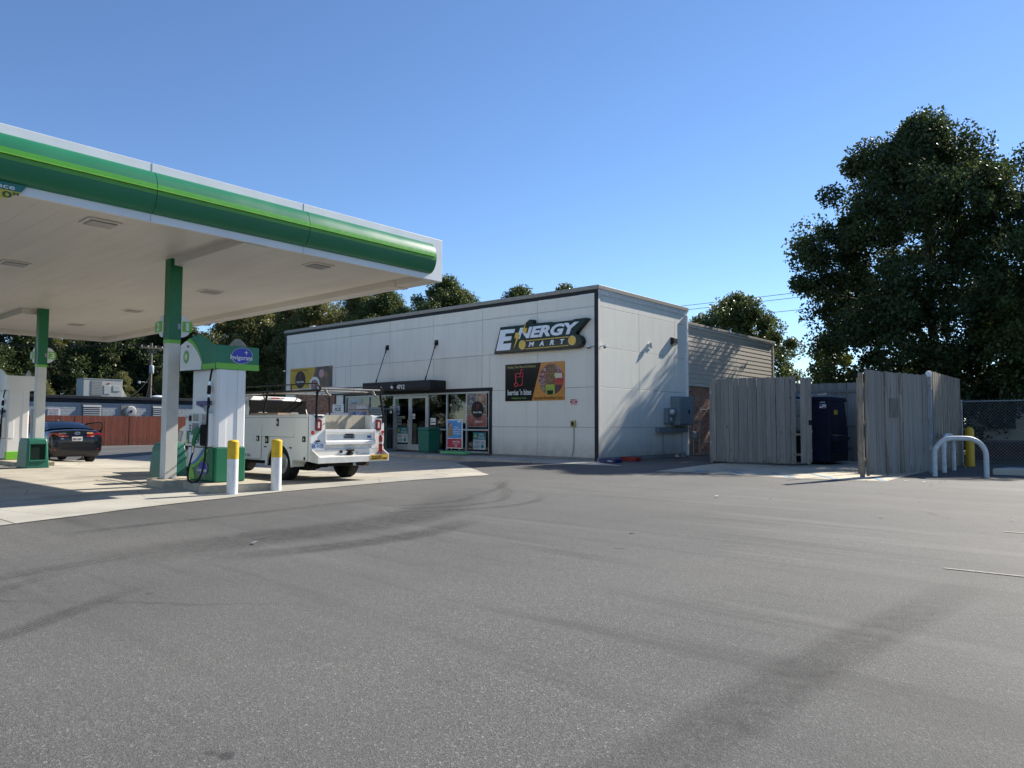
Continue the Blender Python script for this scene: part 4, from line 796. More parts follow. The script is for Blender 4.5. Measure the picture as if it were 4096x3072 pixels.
# ---------------------------------------------------------------- bollards and hoops
def bollard(label, x, y, h=.89, r=.089):
    z = gz(x,y); b = thing('bollard', label, 'bollard', (x,y,z)); n = 24
    MB().lathe([(r,-.05),(r,h-.30)],(x,y,z),'z',n).build('post', BOLW, b, smooth=True); MB().lathe([(r+.002,h-.30),(r+.002,h-.015),(r-.01,h),(r*.5,h+.015),(.004,h+.018)],(x,y,z),'z',n).build('yellow_sleeve', YEL, b, smooth=True)
bollard('white and yellow bollard in front of the dispenser end', -11.39,6.05); bollard('white and yellow bollard on the island corner beside the truck wheel', -11.46,6.90)
yb = thing('yellow_bollard', 'plain yellow domed bollard beside the weathered fence', 'bollard', (-3.66,24.62,0))
MB().lathe([(.115,-.05),(.115,1.02),(.105,1.07),(.075,1.12),(.03,1.145),(.004,1.15)],(-3.66,24.62,0),'z',24).build('sleeve', pm('bollard_plastic_yellow',(.60,.36,.01),.4,var=.1), yb, smooth=True)
def hoop(label, p, q, h, r=.056):
    p, q = Vector((*p,-.03)), Vector((*q,-.03)); L = (q-p).length; d = (q-p)/L; rc = min(L/2,.40); pts = [p,p+Vector((0,0,h-rc+.03))]
    for k in range(1,9): a = math.pi/2*k/8; pts.append(p+d*(rc-rc*math.cos(a))+Vector((0,0,h-rc+.03+rc*math.sin(a))))
    for k in range(8,-1,-1): a = math.pi/2*k/8; pts.append(q-d*(rc-rc*math.cos(a))+Vector((0,0,h-rc+.03+rc*math.sin(a))))
    pts.append(q); o = MB().tube(pts,r,16).build('hoop_barrier', pm('hoop_white',(.55,.57,.58),.5,var=.16,scale=10), None, smooth=True); tag(o, label, 'barrier', 'white hoop barriers by the gate')
hoop('white steel hoop barrier standing broadside before the yellow bollard', (-3.58,19.27), (-2.62,19.73), .89); hoop('white steel hoop barrier standing end-on beside the weathered fence', (-3.68,20.93), (-3.68,22.2), .93)
# ---------------------------------------------------------------- bins and signs at the shop front
sq = thing('squeegee_bin', 'green plastic windshield service bin with square opening', 'bin', (-21.9,6.1,0)); z = gz(-21.9,6.1)
bx0, bx1, by0, by1 = -22.42,-21.62,5.87,6.36
MB().loft([[(bx0-.02,by0-.02,z),(bx1+.02,by0-.02,z),(bx1+.02,by1+.03,z),(bx0-.02,by1+.03,z)],[(bx0,by0,z+.35),(bx1,by0,z+.35),(bx1,by1,z+.35),(bx0,by1,z+.35)],[(bx0+.03,by0+.01,z+.68),(bx1,by0+.01,z+.68),(bx1,by1-.02,z+.68),(bx0+.03,by1-.02,z+.68)],[(bx0+.05,by0+.03,z+.78),(bx1-.03,by0+.03,z+.78),(bx1-.03,by1-.04,z+.78),(bx0+.05,by1-.04,z+.78)]]).build('shell', BINGR, sq, bev=.03, smooth=True)
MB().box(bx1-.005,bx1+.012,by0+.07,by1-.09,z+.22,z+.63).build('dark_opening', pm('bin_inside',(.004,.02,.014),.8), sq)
f = MB(); a,b,c,d = by0+.03,by1-.05,z+.18,z+.67
f.box(bx1-.01,bx1+.035,a,b,d-.04,d).box(bx1-.01,bx1+.045,a,b,c,c+.045).box(bx1-.01,bx1+.035,a,a+.035,c+.045,d-.04).box(bx1-.01,bx1+.035,b-.035,b,c+.045,d-.04).build('opening_rim', BINGR, sq, bev=.012)
tb = thing('service_bin', 'green plastic bin behind the near canopy column', 'bin', (-14.75,6.5,0)); z = gz(-14.8,6.5)
MB().loft([[(-15.10,6.22,z),(-14.52,6.22,z),(-14.52,6.75,z),(-15.10,6.75,z)],[(-15.06,6.24,z+.5),(-14.52,6.24,z+.5),(-14.52,6.73,z+.5),(-15.06,6.73,z+.5)],[(-15.02,6.27,z+.74),(-14.55,6.27,z+.74),(-14.55,6.70,z+.74),(-15.02,6.70,z+.74)],[(-14.98,6.31,z+.79),(-14.59,6.31,z+.79),(-14.59,6.66,z+.79),(-14.98,6.66,z+.79)]]).build('shell', BINGR, tb, bev=.02, smooth=True); MB().box(-15.03,-14.54,6.255,6.27,z+.60,z+.70).build('lip', BINGR, tb, bev=.01)
def sqbin(label, x, y, w, h):
    b = thing('litter_bin', label, 'bin', (x,y,.12)); 
    MB().loft([[(x-w*.46,y-w*.46,.12),(x+w*.46,y-w*.46,.12),(x+w*.46,y+w*.46,.12),(x-w*.46,y+w*.46,.12)],[(x-w/2,y-w/2,.12+h*.88),(x+w/2,y-w/2,.12+h*.88),(x+w/2,y+w/2,.12+h*.88),(x-w/2,y+w/2,.12+h*.88)]]).build('body', BINGR, b, bev=.03)
    MB().loft([[(x-w*.52,y-w*.52,.12+h*.885),(x+w*.52,y-w*.52,.12+h*.885),(x+w*.52,y+w*.52,.12+h*.885),(x-w*.52,y+w*.52,.12+h*.885)],[(x-w*.5,y-w*.5,.12+h),(x+w*.5,y-w*.5,.12+h),(x+w*.5,y+w*.5,.12+h),(x-w*.5,y+w*.5,.12+h)]]).build('lid', BINGR, b, bev=.03)
sqbin('square green litter bin right of the shop doors', -19.95,18.30,.60,.92); sqbin('square green litter bin left of the shop doors', -22.95,18.30,.55,.92)
af = thing('pavement_sign', 'blue and red shopping offer board on a green base by the windows', 'sign', (-18.0,17.8,.12))
MB().prism([(-18.62,17.62),(-18.55,17.55),(-17.55,17.60),(-17.45,17.70),(-17.50,18.05),(-17.6,18.12),(-18.5,18.08),(-18.62,18.0)],'z',.12,.21).build('base', pm('base_lime_green',(.10,.42,.16),.5), af, bev=.03)
MB().tube([(-18.25,17.82,.2),(-18.25,17.82,.34)],.02,8).tube([(-17.85,17.82,.2),(-17.85,17.82,.34)],.02,8).build('spring_post', STEEL, af)
bd = MB().box(-18.47,-17.70,17.80,17.83,.31,1.33).build('board', WHITE, af, bev=.006)
MB().box(-18.44,-17.73,17.794,17.801,.67,1.30).build('blue_field', pm('offer_blue',(.06,.26,.56),.45), bd); MB().box(-18.44,-17.73,17.794,17.801,.34,.65).build('red_field', pm('offer_red',(.42,.015,.05),.45), bd)
MB().prism([(-18.42,.72),(-18.18,.74),(-18.19,1.06),(-18.41,1.04)],'y',17.788,17.795).build('paper_bag', pm('bag_brown',(.30,.20,.10),.7), bd); MB().prism(circ(-18.30,1.12,.11,.10,12),'y',17.786,17.794).build('groceries', FD[1], bd)
text('lettering','Shop at\nHarris Teeter\nto earn up to\n$1 per gallon',PAPER,bd,(-17.95,17.792,.94),.38,.30,'-y',.003,.01); text('lettering','Harris Teeter',PAPER,bd,(-17.98,17.792,.56),.36,.055,'-y',.003,.01)
MB().box(-18.16,-17.80,17.790,17.795,.50,.508).box(-18.16,-17.86,17.790,17.795,.46,.468).prism(circ(-18.03,.40,.02,n=10),'y',17.79,17.795).prism(circ(-17.97,.40,.02,n=10),'y',17.79,17.795).build('fine_print', PAPER, bd)
MB().box(-17.92,-17.76,17.79,17.795,1.23,1.29).build('corner_logo', WHITE, bd)
# ice chest and propane cage seen over the tailgate
ic = thing('ice_chest', 'white packaged ice chest under the hot food window', 'ice chest', (-25.0,18.1,.12))
MB().box(-25.75,-24.05,17.75,18.75,.12,1.60).build('chest', WMET, ic, bev=.03); MB().box(-25.2,-24.45,17.70,17.73,1.62,1.96).box(-25.15,-25.11,17.73,17.78,1.58,1.7).box(-24.55,-24.51,17.73,17.78,1.58,1.7).build('sign_plate', PAPER, ic)
text('lettering','Packaged',pm('print_slate',(.12,.2,.22),.5),ic,(-24.82,17.697,1.895),.44,.07,'-y',.004,.006); text('lettering','ICE',pm('print_ice',(.03,.04,.10),.4),ic,(-24.82,17.697,1.745),.42,.15,'-y',.004,.03)
MB().box(-25.7,-24.1,17.735,17.752,.3,1.45).build('door', pm('ice_blue',(.30,.38,.46),.3), ic, bev=.01)
pc = thing('propane_cage', 'grey steel propane exchange cage with printed header panels', 'gas cage', (-23.3,18.2,.12))
cg = MB().box(-24.0,-22.0,17.62,18.5,.12,.18).box(-24.0,-22.0,17.62,18.5,1.72,1.76)
for x in (-24.0,-23.35,-22.7,-22.04): cg.box(x,x+.04,17.62,17.66,.18,1.72).box(x,x+.04,18.46,18.5,.18,1.72)
cg.build('frame', GREYBOX, pc)
bars = MB()
for k in range(28): bars.tube([(-23.97+k*.07,17.64,.18),(-23.97+k*.07,17.64,1.72)],.006,5)
bars.build('bars', STEEL, pc)
MB().box(-23.88,-22.66,17.58,17.62,1.73,1.93).build('header_panel', pm('header_mauve',(.40,.34,.33),.5), pc); MB().box(-23.4,-22.85,17.572,17.581,1.77,1.87).build('price_strip', PAPER, pc); text('lettering','$ 17.99   $ 49.99',DARK,pc,(-23.12,17.570,1.82),.48,.055,'-y',.004,.01)
MB().box(-23.95,-22.62,17.57,17.61,1.18,1.70).build('photo_frame', pm('frame_pink',(.38,.30,.27),.5), pc); MB().box(-23.80,-22.76,17.560,17.571,1.22,1.63).build('photo', m_food('propane_photo',[(.08,.12,.42),(.25,.35,.6),(.05,.07,.3)],5), pc)
star = [(-23.28+(.34 if k%2 else .10)*math.cos(6.28318*k/16),1.44+(.20 if k%2 else .06)*math.sin(6.28318*k/16)) for k in range(16)]
MB().prism(star,'y',17.555,17.561).build('flame_star', pm('star_pale',(.55,.6,.75),.4), pc)
pf = MB().box(-22.60,-21.85,17.60,17.64,1.30,1.80).build('perforated_panel', GREYBOX, pc); ho = MB()
for i in range(9):
    for j in range(4): ho.prism(circ(-22.54+i*.075+(j%2)*.03,1.44+j*.085,.022,n=8),'y',17.594,17.600)
ho.build('hole', DARK, pf)
# ---------------------------------------------------------------- white service truck (nose towards -x)
TP = pm('truck_white',(.78,.77,.73),.32,var=.05,scale=2.5,coat=.3); TPG = pm('truck_white_dirty',(.62,.60,.55),.4,var=.12,scale=5); CGL = m_glass('vehicle_glass',(.10,.12,.11),.0)
TS, TA = 1.02, Vector((-12.505,8.252,-.024))
def TT(p): return TA+Vector(p)*TS
tr = thing('service_truck', 'white utility pickup with service body and black ladder rack at the pump', 'truck', tuple(TA))
def B(*a): return MB(TT).box(*a)
def arch(cx, r, n=12): return [(cx+r*math.cos(math.pi*k/n), .30+r*math.sin(math.pi*k/n)) for k in range(n+1)]
prof = [(0,1.347),(0,.43)]+[(-.63,.43)]+[(x,z) for x,z in arch(-1.08,.455)]+[(-1.535,.40),(-2.55,.40),(-2.55,1.347)]
for y0,y1 in ((0,.34),(1.49,1.83)): MB(TT).prism(prof,'y',y0,y1).build('side_box', TP, tr, bev=.015)
for y0,y1 in ((.012,.33),(1.50,1.818)):
    MB(TT).prism([(-1.08+.452*math.cos(math.pi*k/12),.30+.452*math.sin(math.pi*k/12)) for k in range(13)]+[(-1.08+.43*math.cos(math.pi*k/12),.30+.43*math.sin(math.pi*k/12)) for k in range(12,-1,-1)],'y',y0,y1).build('wheel_well', DARK, tr)
    lipo = [(-1.08+.515*math.cos(math.pi*k/14),.30+.515*math.sin(math.pi*k/14)) for k in range(15)]; lipi = [(-1.08+.455*math.cos(math.pi*k/14),.30+.455*math.sin(math.pi*k/14)) for k in range(14,-1,-1)]
    yy = (-.022,.004) if y0 < 1 else (1.826,1.852)
    MB(TT).prism(lipo+lipi,'y',*yy).build('wheel_arch_flare', TP, tr, bev=.01)
B(-2.55,-.02,.34,1.49,.69,.73).build('bed_floor', TPG, tr); B(-2.56,-2.50,.34,1.49,.73,1.347).build('bulkhead', TPG, tr)
B(-2.5,-.01,-.012,.345,1.347,1.362).box(-2.5,-.01,1.485,1.842,1.347,1.362).build('box_lid', TPG, tr, bev=.006)
# compartment doors on the near side, raised with shadow gaps
for a,b,c,d in ((-2.47,-1.775,.43,1.30),(-1.765,-.535,.905,1.30),(-.525,-.045,.45,1.30)):
    o = B(a,b,-.016,-.002,c,d).build('locker_door', TP, tr, bev=.006); B(a-.006,b+.006,-.004,.001,c-.006,d+.006).build('door_gap', pm('gap_dark',(.08,.08,.075),.8), o)
for x,z,w,h in ((-1.90,.86,.055,.075),(-1.135,1.20,.04,.105),(-.165,.87,.055,.075)):
    o = B(x-w,x+w,-.026,-.016,z-h*.75,z+h*.75).build('latch', DARK, tr, bev=.01); MB(TT).lathe([(.022,-.036),(.028,-.028)],(x,0,z),'y',12).box(x-.012,x+.03,-.034,-.026,z-.035,z+.02).build('latch_lever', CHROME, o)
o = B(-1.62,-1.50,-.018,.0,.76,.92).build('fuel_pocket', DARK, tr, bev=.02); MB(TT).lathe([(.035,-.03),(.042,-.02)],(-1.555,0,.83),'y',14).build('fuel_cap', pm('cap_tan',(.45,.33,.16),.5), o)
MB(TT).lathe([(.035,-.016),(.038,0)],(-.14,0,.49),'y',14).build('side_marker', RED, tr); MB(TT).lathe([(.035,-.018),(.04,-.002)],(-2.40,0,.50),'y',14).build('amber_marker', pm('amber',(.5,.13,.02),.3), tr); B(-2.33,-2.20,-.019,-.0165,.465,.525).build('maker_decal', pm('decal_bluegrey',(.25,.28,.4),.5,var=.6,scale=60), tr)
B(-1.66,-1.58,-.012,.0,.675,.70).box(-.70,-.62,-.012,.0,.675,.70).build('bumper_stud', DARK, tr)
# rear pillars, lights, plate
def pill(y0,y1): return B(-.005,.022,y0,y1,.66,1.345).build('rear_pillar', TP, tr, bev=.008)
pill(.0,.338); pill(1.50,1.83)
for yc in (.175,1.665):
    o = MB(TT).prism([(yc-.075,1.06),(yc-.055,1.035),(yc+.055,1.035),(yc+.075,1.06),(yc+.075,1.245),(yc+.055,1.27),(yc-.055,1.27),(yc-.075,1.245)],'x',.022,.045).build('tail_light', pm('lens_red_dark',(.16,.006,.006),.15), tr, bev=.01); B(.045,.05,yc-.022,yc+.022,1.09,1.21).build('reverse_lens', pm('lens_pink',(.75,.5,.5),.2), o)
MB(TT).lathe([(.04,.022),(.04,.03),(.03,.04)],(0,.055,1.0),'x',16).build('round_marker', pm('lens_red',(.5,.01,.01),.15), tr, smooth=True); MB(TT).lathe([(.05,.0225),(.05,.026)],(0,.055,1.0),'x',18).build('marker_bezel', CHROME, tr)
MB(TT).lathe([(.035,.022),(.035,.032)],(0,1.79,1.0),'x',14).build('round_marker', pm('lens_red',(.5,.01,.01),.15), tr)
pl = B(.024,.032,.02,.315,.672,.806).build('number_plate', pm('plate_blue_white',(.55,.62,.70),.4,var=.06), tr)
text('lettering','EK\u00b77175',pm('plate_blue',(.02,.06,.22),.4),pl,TT((.034,.167,.73)),.26,.075,'+x',.004,.02); B(.032,.034,.10,.23,.782,.794).build('plate_print', BLUE, pl); B(.022,.06,.12,.21,.815,.85).build('plate_lamp', DARK, tr, bev=.01)
for z in (1.16,1.31): MB(TT).tube([(.02,.30,z),(.05,.30,z+.012),(.05,.31,z+.03)],.008,6).build('tie_hook', STEEL, tr)
# tailgate
tg = B(-.045,.0,.345,1.485,.74,1.06).build('tailgate', TP, tr, bev=.006)
MB(TT).prism([(.0,1.06),(.045,1.055),(.045,1.0),(.015,.965),(.0,.965)],'y',.335,1.59).build('top_rib', TP, tg, bev=.004)
MB(TT).prism([(.0,.80),(.012,.84),(.055,.815),(.055,.765),(.0,.745)],'y',.345,1.56).build('lower_rib', TP, tg, bev=.004)
MB(TT).prism([(.0,.75),(.05,.76),(.05,1.04),(.0,1.055)],'y',.333,.352).prism([(.0,.75),(.05,.76),(.05,1.04),(.0,1.055)],'y',1.565,1.59).build('end_rib', TP, tg)
B(.001,.012,.80,1.07,.87,.945).build('maker_badge', STEEL, tg, bev=.01); text('lettering','KNAPHEIDE',DARK,tg,TT((.0125,.935,.905)),.23,.05,'+x',.004,.02); B(.001,.03,.84,1.04,.945,.965).build('gate_handle', DARK, tg, bev=.005); B(.001,.003,1.40,1.50,.885,.93).build('maker_decal', BLUE, tg)
B(-.03,.004,.345,1.59,.665,.735).build('sill', TPG, tr)
for k in range(6): MB(TT).lathe([(.008,.004),(.006,.01)],(0,.45+k*.2,.70),'x',8).build('sill_bolt', STEEL, tr)
# bumper
bm_ = MB(TT).prism([(.0,.665),(.02,.665),(.02,.535),(.255,.520),(.255,.40),(.24,.40),(.24,.505),(.0,.52)],'y',.06,1.76).build('bumper', TPG, tr, bev=.005)
for y0,y1 in ((1.76,1.785),(.035,.06)): MB(TT).prism([(.0,.665),(.03,.665),(.255,.54),(.255,.40),(.0,.42)],'y',y0,y1).build('bumper_end', TPG, tr)
B(.021,.04,.70,.76,.585,.635).build('trailer_socket', DARK, tr); MB(TT).tube([(.02,.93,.60),(.10,.93,.60)],.03,10).tube([(.06,.85,.64),(.06,1.02,.64)],.022,8).box(.02,.08,.87,.99,.54,.59).build('pintle_hook', DARK, tr); MB(TT).lathe([(.014,.0205),(.014,.024)],(0,1.13,.585),'x',10).build('bolt_hole', DARK, tr)
st = B(.256,.260,1.29,1.76,.425,.535).build('yellow_sticker', pm('sticker_yellow',(.62,.36,.02),.5), bm_); text('lettering','HOW AM I DRIVING?',DARK,st,TT((.262,1.46,.505)),.27,.025,'+x',.003,.01); text('lettering','1-800-800-9577  37 ACX',DARK,st,TT((.262,1.52,.46)),.42,.045,'+x',.003,.015)
B(.10,.24,.86,.95,.33,.40).build('hitch_receiver', DARK, tr); B(.236,.243,.87,.94,.335,.395).build('hitch_collar', STEEL, tr)
# chassis, axle, exhaust, wheels
B(-5.7,-.1,.42,.50,.30,.43).box(-5.7,-.1,1.33,1.41,.30,.43).box(-.16,-.02,.45,1.40,.32,.42).box(-3.4,-2.6,.5,1.3,.28,.45).build('chassis', DARK, tr)
MB(TT).tube([(-1.08,.2,.33),(-1.08,1.62,.33)],.05,10).lathe([(.02,-.14),(.10,-.1),(.13,0),(.10,.1),(.02,.14)],(-1.08,.91,.33),'y',14).build('rear_axle', DARK, tr, smooth=True); B(-.9,-.5,.30,.52,.22,.36).build('spring_hanger', DARK, tr, bev=.03)
MB(TT).tube([(-2.2,1.30,.28),(-.9,1.45,.30),(-.12,1.52,.33)],.04,10).build('exhaust', pm('rusty_exhaust',(.18,.12,.08),.7), tr, smooth=True)
def wheel(par, T, x, y0, y1, r, zc, rimmat, outer):
    hw = (y1-y0)/2; ym = (y0+y1)/2; s = -1 if outer < 0 else 1
    t = MB(T).lathe([(r*.60,-hw*.8),(r*.70,-hw),(r*.93,-hw*.95),(r*.985,-hw*.8),(r,-hw*.5),(r,hw*.5),(r*.985,hw*.8),(r*.93,hw*.95),(r*.70,hw),(r*.60,hw*.8)],(x,ym,zc),'y',36).build('wheel', RUBBER, par, smooth=True)
    g = MB(T)
    for q in (-.45,0,.45): g.lathe([(r*1.001,(q-.04)*hw),(r*.985,q*hw),(r*1.001,(q+.04)*hw)],(x,ym,zc),'y',36)
    g.build('tread_groove', DARK, t)
    rm = MB(T).lathe([(r*.62,s*hw*.86),(r*.58,s*hw*.95),(r*.50,s*hw*.70),(r*.30,s*hw*.55),(r*.28,s*hw*.98),(r*.12,s*hw*1.05),(.004,s*hw*1.06)],(x,ym,zc),'y',28).build('rim', rimmat, t, smooth=True)
    h = MB(T)
    for k in range(8): a = 6.28318*k/8; h.lathe([(r*.062,s*hw*.52),(r*.06,s*hw*.72)],(x+math.cos(a)*r*.43,ym,zc+math.sin(a)*r*.43),'y',10)
    h.build('rim_hole', DARK, t)
RIM = pm('rim_grey',(.36,.36,.36),.35,.7)
for x,y0,y1,zz,ou in ((-1.08,.045,.295,-.002,-1),(-1.08,1.535,1.785,-.008,1),(-5.32,.06,.31,-.035,-1),(-5.32,1.50,1.75,-.06,1)): wheel(tr,TT,x,y0,y1,.355,.355+zz,RIM,ou)
# cab
cabp = [(-2.60,.42),(-2.60,1.22),(-4.55,1.22),(-4.72,1.19),(-5.5,1.12),(-5.78,1.03),(-5.86,.85),(-5.90,.50),(-5.78,.42)]+[(-5.32-.43*math.cos(math.pi*k/12),.30+.43*math.sin(math.pi*k/12)) for k in range(1,12)]+[(-4.88,.42)]
cb = MB(TT).prism(cabp,'y',.06,1.77).build('cab_body', TP, tr, bev=.05, seg=3)
MB(TT).prism([(-5.32-.43*math.cos(math.pi*k/12),.30+.43*math.sin(math.pi*k/12)) for k in range(13)],'y',.10,1.73).build('front_wheel_well', DARK, cb)
gr = [[(-2.62,.09,1.20),(-4.62,.09,1.20),(-4.62,1.74,1.20),(-2.62,1.74,1.20)],[(-2.66,.16,1.50),(-4.33,.16,1.50),(-4.33,1.67,1.50),(-2.66,1.67,1.50)],[(-2.74,.24,1.735),(-4.05,.24,1.735),(-4.05,1.59,1.735),(-2.74,1.59,1.735)],[(-2.84,.34,1.795),(-3.9,.34,1.795),(-3.9,1.49,1.795),(-2.84,1.49,1.795)]]
MB(TT).loft(gr).build('cab_top', TP, cb, bev=.035, seg=3, smooth=True)
def rpane(name, pts, off, mat=CGL, par=cb): q = [Vector(p)+Vector(off) for p in pts]; return MB(TT).quad(*q).build(name, mat, par, fix=False)
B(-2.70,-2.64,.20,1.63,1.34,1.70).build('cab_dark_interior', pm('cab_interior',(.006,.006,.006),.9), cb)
rpane('rear_window',[(-2.632,.15,1.31),(-2.632,1.68,1.31),(-2.715,1.585,1.70),(-2.715,.245,1.70)],(.012,0,0)); rpane('side_window',[(-2.75,.115,1.25),(-4.45,.115,1.25),(-4.18,.215,1.68),(-2.80,.215,1.68)],(0,-.012,0)); rpane('side_window',[(-4.45,1.715,1.25),(-2.75,1.715,1.25),(-2.80,1.615,1.68),(-4.18,1.615,1.68)],(0,.012,0)); rpane('windscreen',[(-4.6,1.62,1.24),(-4.6,.21,1.24),(-4.08,.30,1.71),(-4.08,1.53,1.71)],(-.012,0,.012))
for yc in (.50,1.30): B(-2.72,-2.708+.09,yc-.13,yc+.13,1.30,1.44).build('headrest', pm('seat_grey',(.18,.18,.17),.8), cb, bev=.04)
B(-2.735,-2.70,.60,1.10,1.735,1.775).build('brake_light', pm('lens_clear',(.6,.55,.55),.2), cb, bev=.008); B(-2.70,-2.692,.76,.95,1.74,1.77).build('brake_lens', pm('lens_red',(.5,.01,.01),.15), cb)
MB(TT).prism([(-5.895,.72),(-5.80,.99),(-5.55,.98),(-5.68,.70)],'y',.045,.30).build('headlight', pm('headlamp_grey',(.34,.36,.37),.12), cb, bev=.02); B(-5.96,-5.86,.06,1.77,.42,.60).build('front_bumper', CHROME, tr, bev=.02)
for y0,y1 in ((-.10,.06),(1.77,1.93)): B(-4.35,-4.25,y0,y1,1.22,1.44).build('door_mirror', DARK, cb, bev=.03)
# ladder rack
rk = MB(TT)
for y in (.20,1.78):
    rk.tube([(-.02,y,1.93),(-.06,y,1.975),(-.14,y,1.985),(-3.1,y,1.985),(-3.3,y,1.95)],.013,8).tube([(.02,y,1.84),(-3.3,y,1.86)],.022,8).tube([(-.02,y,1.93),(.045,y,1.89),(.03,y,1.84),(-.10,y,1.80)],.016,8)
    for x in (-.12,-1.0,-1.95,-2.9): rk.tube([(x,y,1.86),(x,y,1.985)],.010,6)
    yo = .13 if y < 1 else 1.80
    rk.tube([(.025,yo,1.20),(.025,yo,1.36),(-.02,(yo+y)/2,1.6),(-.06,y,1.84)],.026,8).tube([(-1.93,yo-.02 if y < 1 else yo,1.36),(-1.93,y,1.85)],.022,8).tube([(-1.93,yo,1.70),(-2.12,y,1.85)],.014,6)
rk.build('ladder_rack', pm('rack_black',(.012,.012,.013),.4), tr, smooth=True)
for x,z,r in ((-.02,1.885,.020),(-.5,1.855,.018),(-1.95,1.835,.018)): MB(TT).tube([(x,.22,z-.008),(x,1.78,z+.008)],r,10).build('cross_bar', pm('bar_grey',(.13,.125,.12),.45,.2), tr, smooth=True)
B(.016,.034,.09,.27,1.30,1.335).box(.016,.034,1.64,1.84,1.30,1.335).build('rack_foot', DARK, tr)
MB(TT).tube([(-.35,.35,1.835),(-3.3,.42,1.84)],.02,8).build('conduit_pipe', pm('pipe_galv',(.42,.42,.40),.4,.5), tr, smooth=True)
for y in (.36,1.55): MB(TT).tube([(-.03,y,1.87),(-.01,y+.02,1.80),(.01,y+.06,1.76),(.02,y+.10,1.74)],[.03,.026,.02,.012],8).lathe([(.012,-.02),(.03,0),(.012,.02)],(0,y+.10,1.745),'x',10).build('strap_winch', pm('winch_grey',(.14,.13,.12),.6), tr, smooth=True)
# loose things carried
def tagm(mb, name, mat, label, cat, **k): return tag(mb.build(name, mat, None, **k), label, cat)
tagm(MB(TT).obox((-.20,.96,1.045),(.012,0,.0),(0,.54,0),(-.02,0,.31)), 'plywood_sheet', pm('plywood',(.40,.35,.26),.7,var=.12,scale=5,stretch=(6,6,.7)), 'weathered plywood sheet standing behind the truck tailgate', 'board')
tagm(B(-.62,-.22,.345,.41,.74,1.26), 'timber_offcut', pm('timber_brown',(.26,.17,.08),.8,var=.4,scale=12), 'dark timber offcut standing beside the plywood in the truck bed', 'timber', bev=.01)
tagm(B(-2.3,-1.2,.02,.30,1.364,1.40), 'cardboard_sheet', pm('cardboard',(.36,.25,.16),.8), 'flat cardboard lying on the lockers of the service truck', 'cardboard')
fe = thing('fire_extinguisher', 'red fire extinguisher standing on the truck bumper end', 'extinguisher', tuple(TT((.10,1.66,.66))))
MB(TT).lathe([(.036,.545),(.041,.56),(.041,.86),(.034,.90),(.018,.93)],(.10,1.68,0.02),'z',20).build('cylinder', pm('extinguisher_red',(.24,.008,.01),.3), fe, smooth=True); MB(TT).lathe([(.0418,.735),(.0418,.775)],(.10,1.68,.02),'z',20).build('label_band', pm('label_grey',(.5,.48,.46),.5), fe); MB(TT).lathe([(.022,.93),(.022,.98)],(.10,1.68,.02),'z',10).tube([(.10,1.68,.99),(.13,1.60,1.03)],.012,6).tube([(.10,1.68,.98),(.12,1.61,.98)],.010,6).build('valve', CHROME, fe, smooth=True); MB(TT).tube([(.10,1.70,.96),(.10,1.78,.93),(.11,1.77,.82),(.11,1.75,.70)],.010,6).build('hose', RUBBER, fe, smooth=True)
# ---------------------------------------------------------------- black sedan (nose towards -x)
CS, CA = 1.165, Vector((-26.68,7.84,-.198))
def TC(p): return CA+Vector(p)*CS
car = thing('black_sedan', 'glossy black sedan at the far pump with its passenger door open', 'car', tuple(CA))
CP = pm('car_black',(.004,.004,.006),.2,var=.1,coat=.6,spec=.3); YC = .71
def ring(x, w, zb, zt, cr=.012): 
    h = [(0,zb),(.75*w,zb),(.93*w,zb+.05),(.985*w,zb+.16),(w,(zb+zt)/2),(.985*w,zt-.20),(.93*w,zt-.055),(.80*w,zt-.008),(0,zt+cr)]
    return [(x,YC+a,b) for a,b in h]+[(x,YC-a,b) for a,b in reversed(h[1:-1])]
body = MB(TC).loft([ring(.015,.50,.34,.62),ring(.012,.60,.26,.74),ring(-.03,.665,.22,.86),ring(-.05,.685,.21,.945,.016),ring(-.22,.70,.205,.968,.02),ring(-.6,.712,.20,.965,.02),ring(-1.0,.712,.19,.94),ring(-2.7,.712,.19,.92),ring(-3.1,.705,.20,.88,.03),ring(-3.5,.68,.21,.80,.03),ring(-3.75,.62,.24,.70),ring(-3.84,.52,.30,.58)]).build('body', CP, car, sub=2)
def gring(x, zt, wb, wt, zb=.90): h = [(wb,zb),(wb-.01,zb+.06),(wt+.03,zt-.04),(wt-.06,zt),(0,zt+.012)]; return [(x,YC+a,b) for a,b in h]+[(x,YC-a,b) for a,b in reversed(h[:-1])]
MB(TC).loft([gring(-1.13,1.16,.635,.49),gring(-1.20,1.178,.637,.49),gring(-1.5,1.205,.64,.49),gring(-2.05,1.212,.64,.49),gring(-2.4,1.16,.635,.49),gring(-2.75,1.03,.62,.50),gring(-3.05,.93,.58,.5,.88)]).build('roof', CP, car, sub=2)
def cpane(name, pts, mat=CGL, par=car): return MB(TC).add(*pts).build(name, mat, par, fix=False, smooth=True)
rg = []; nU = 10
for j in range(5):
    t = j/4; x = -.56-.62*t; zz = .995+.182*t+.010*math.sin(t*3.14); hw = .55-.10*t
    for i in range(nU+1): u = -1+2*i/nU; rg.append((x+.03*u*u-.0,YC+hw*u,zz+.022-.03*u*u))
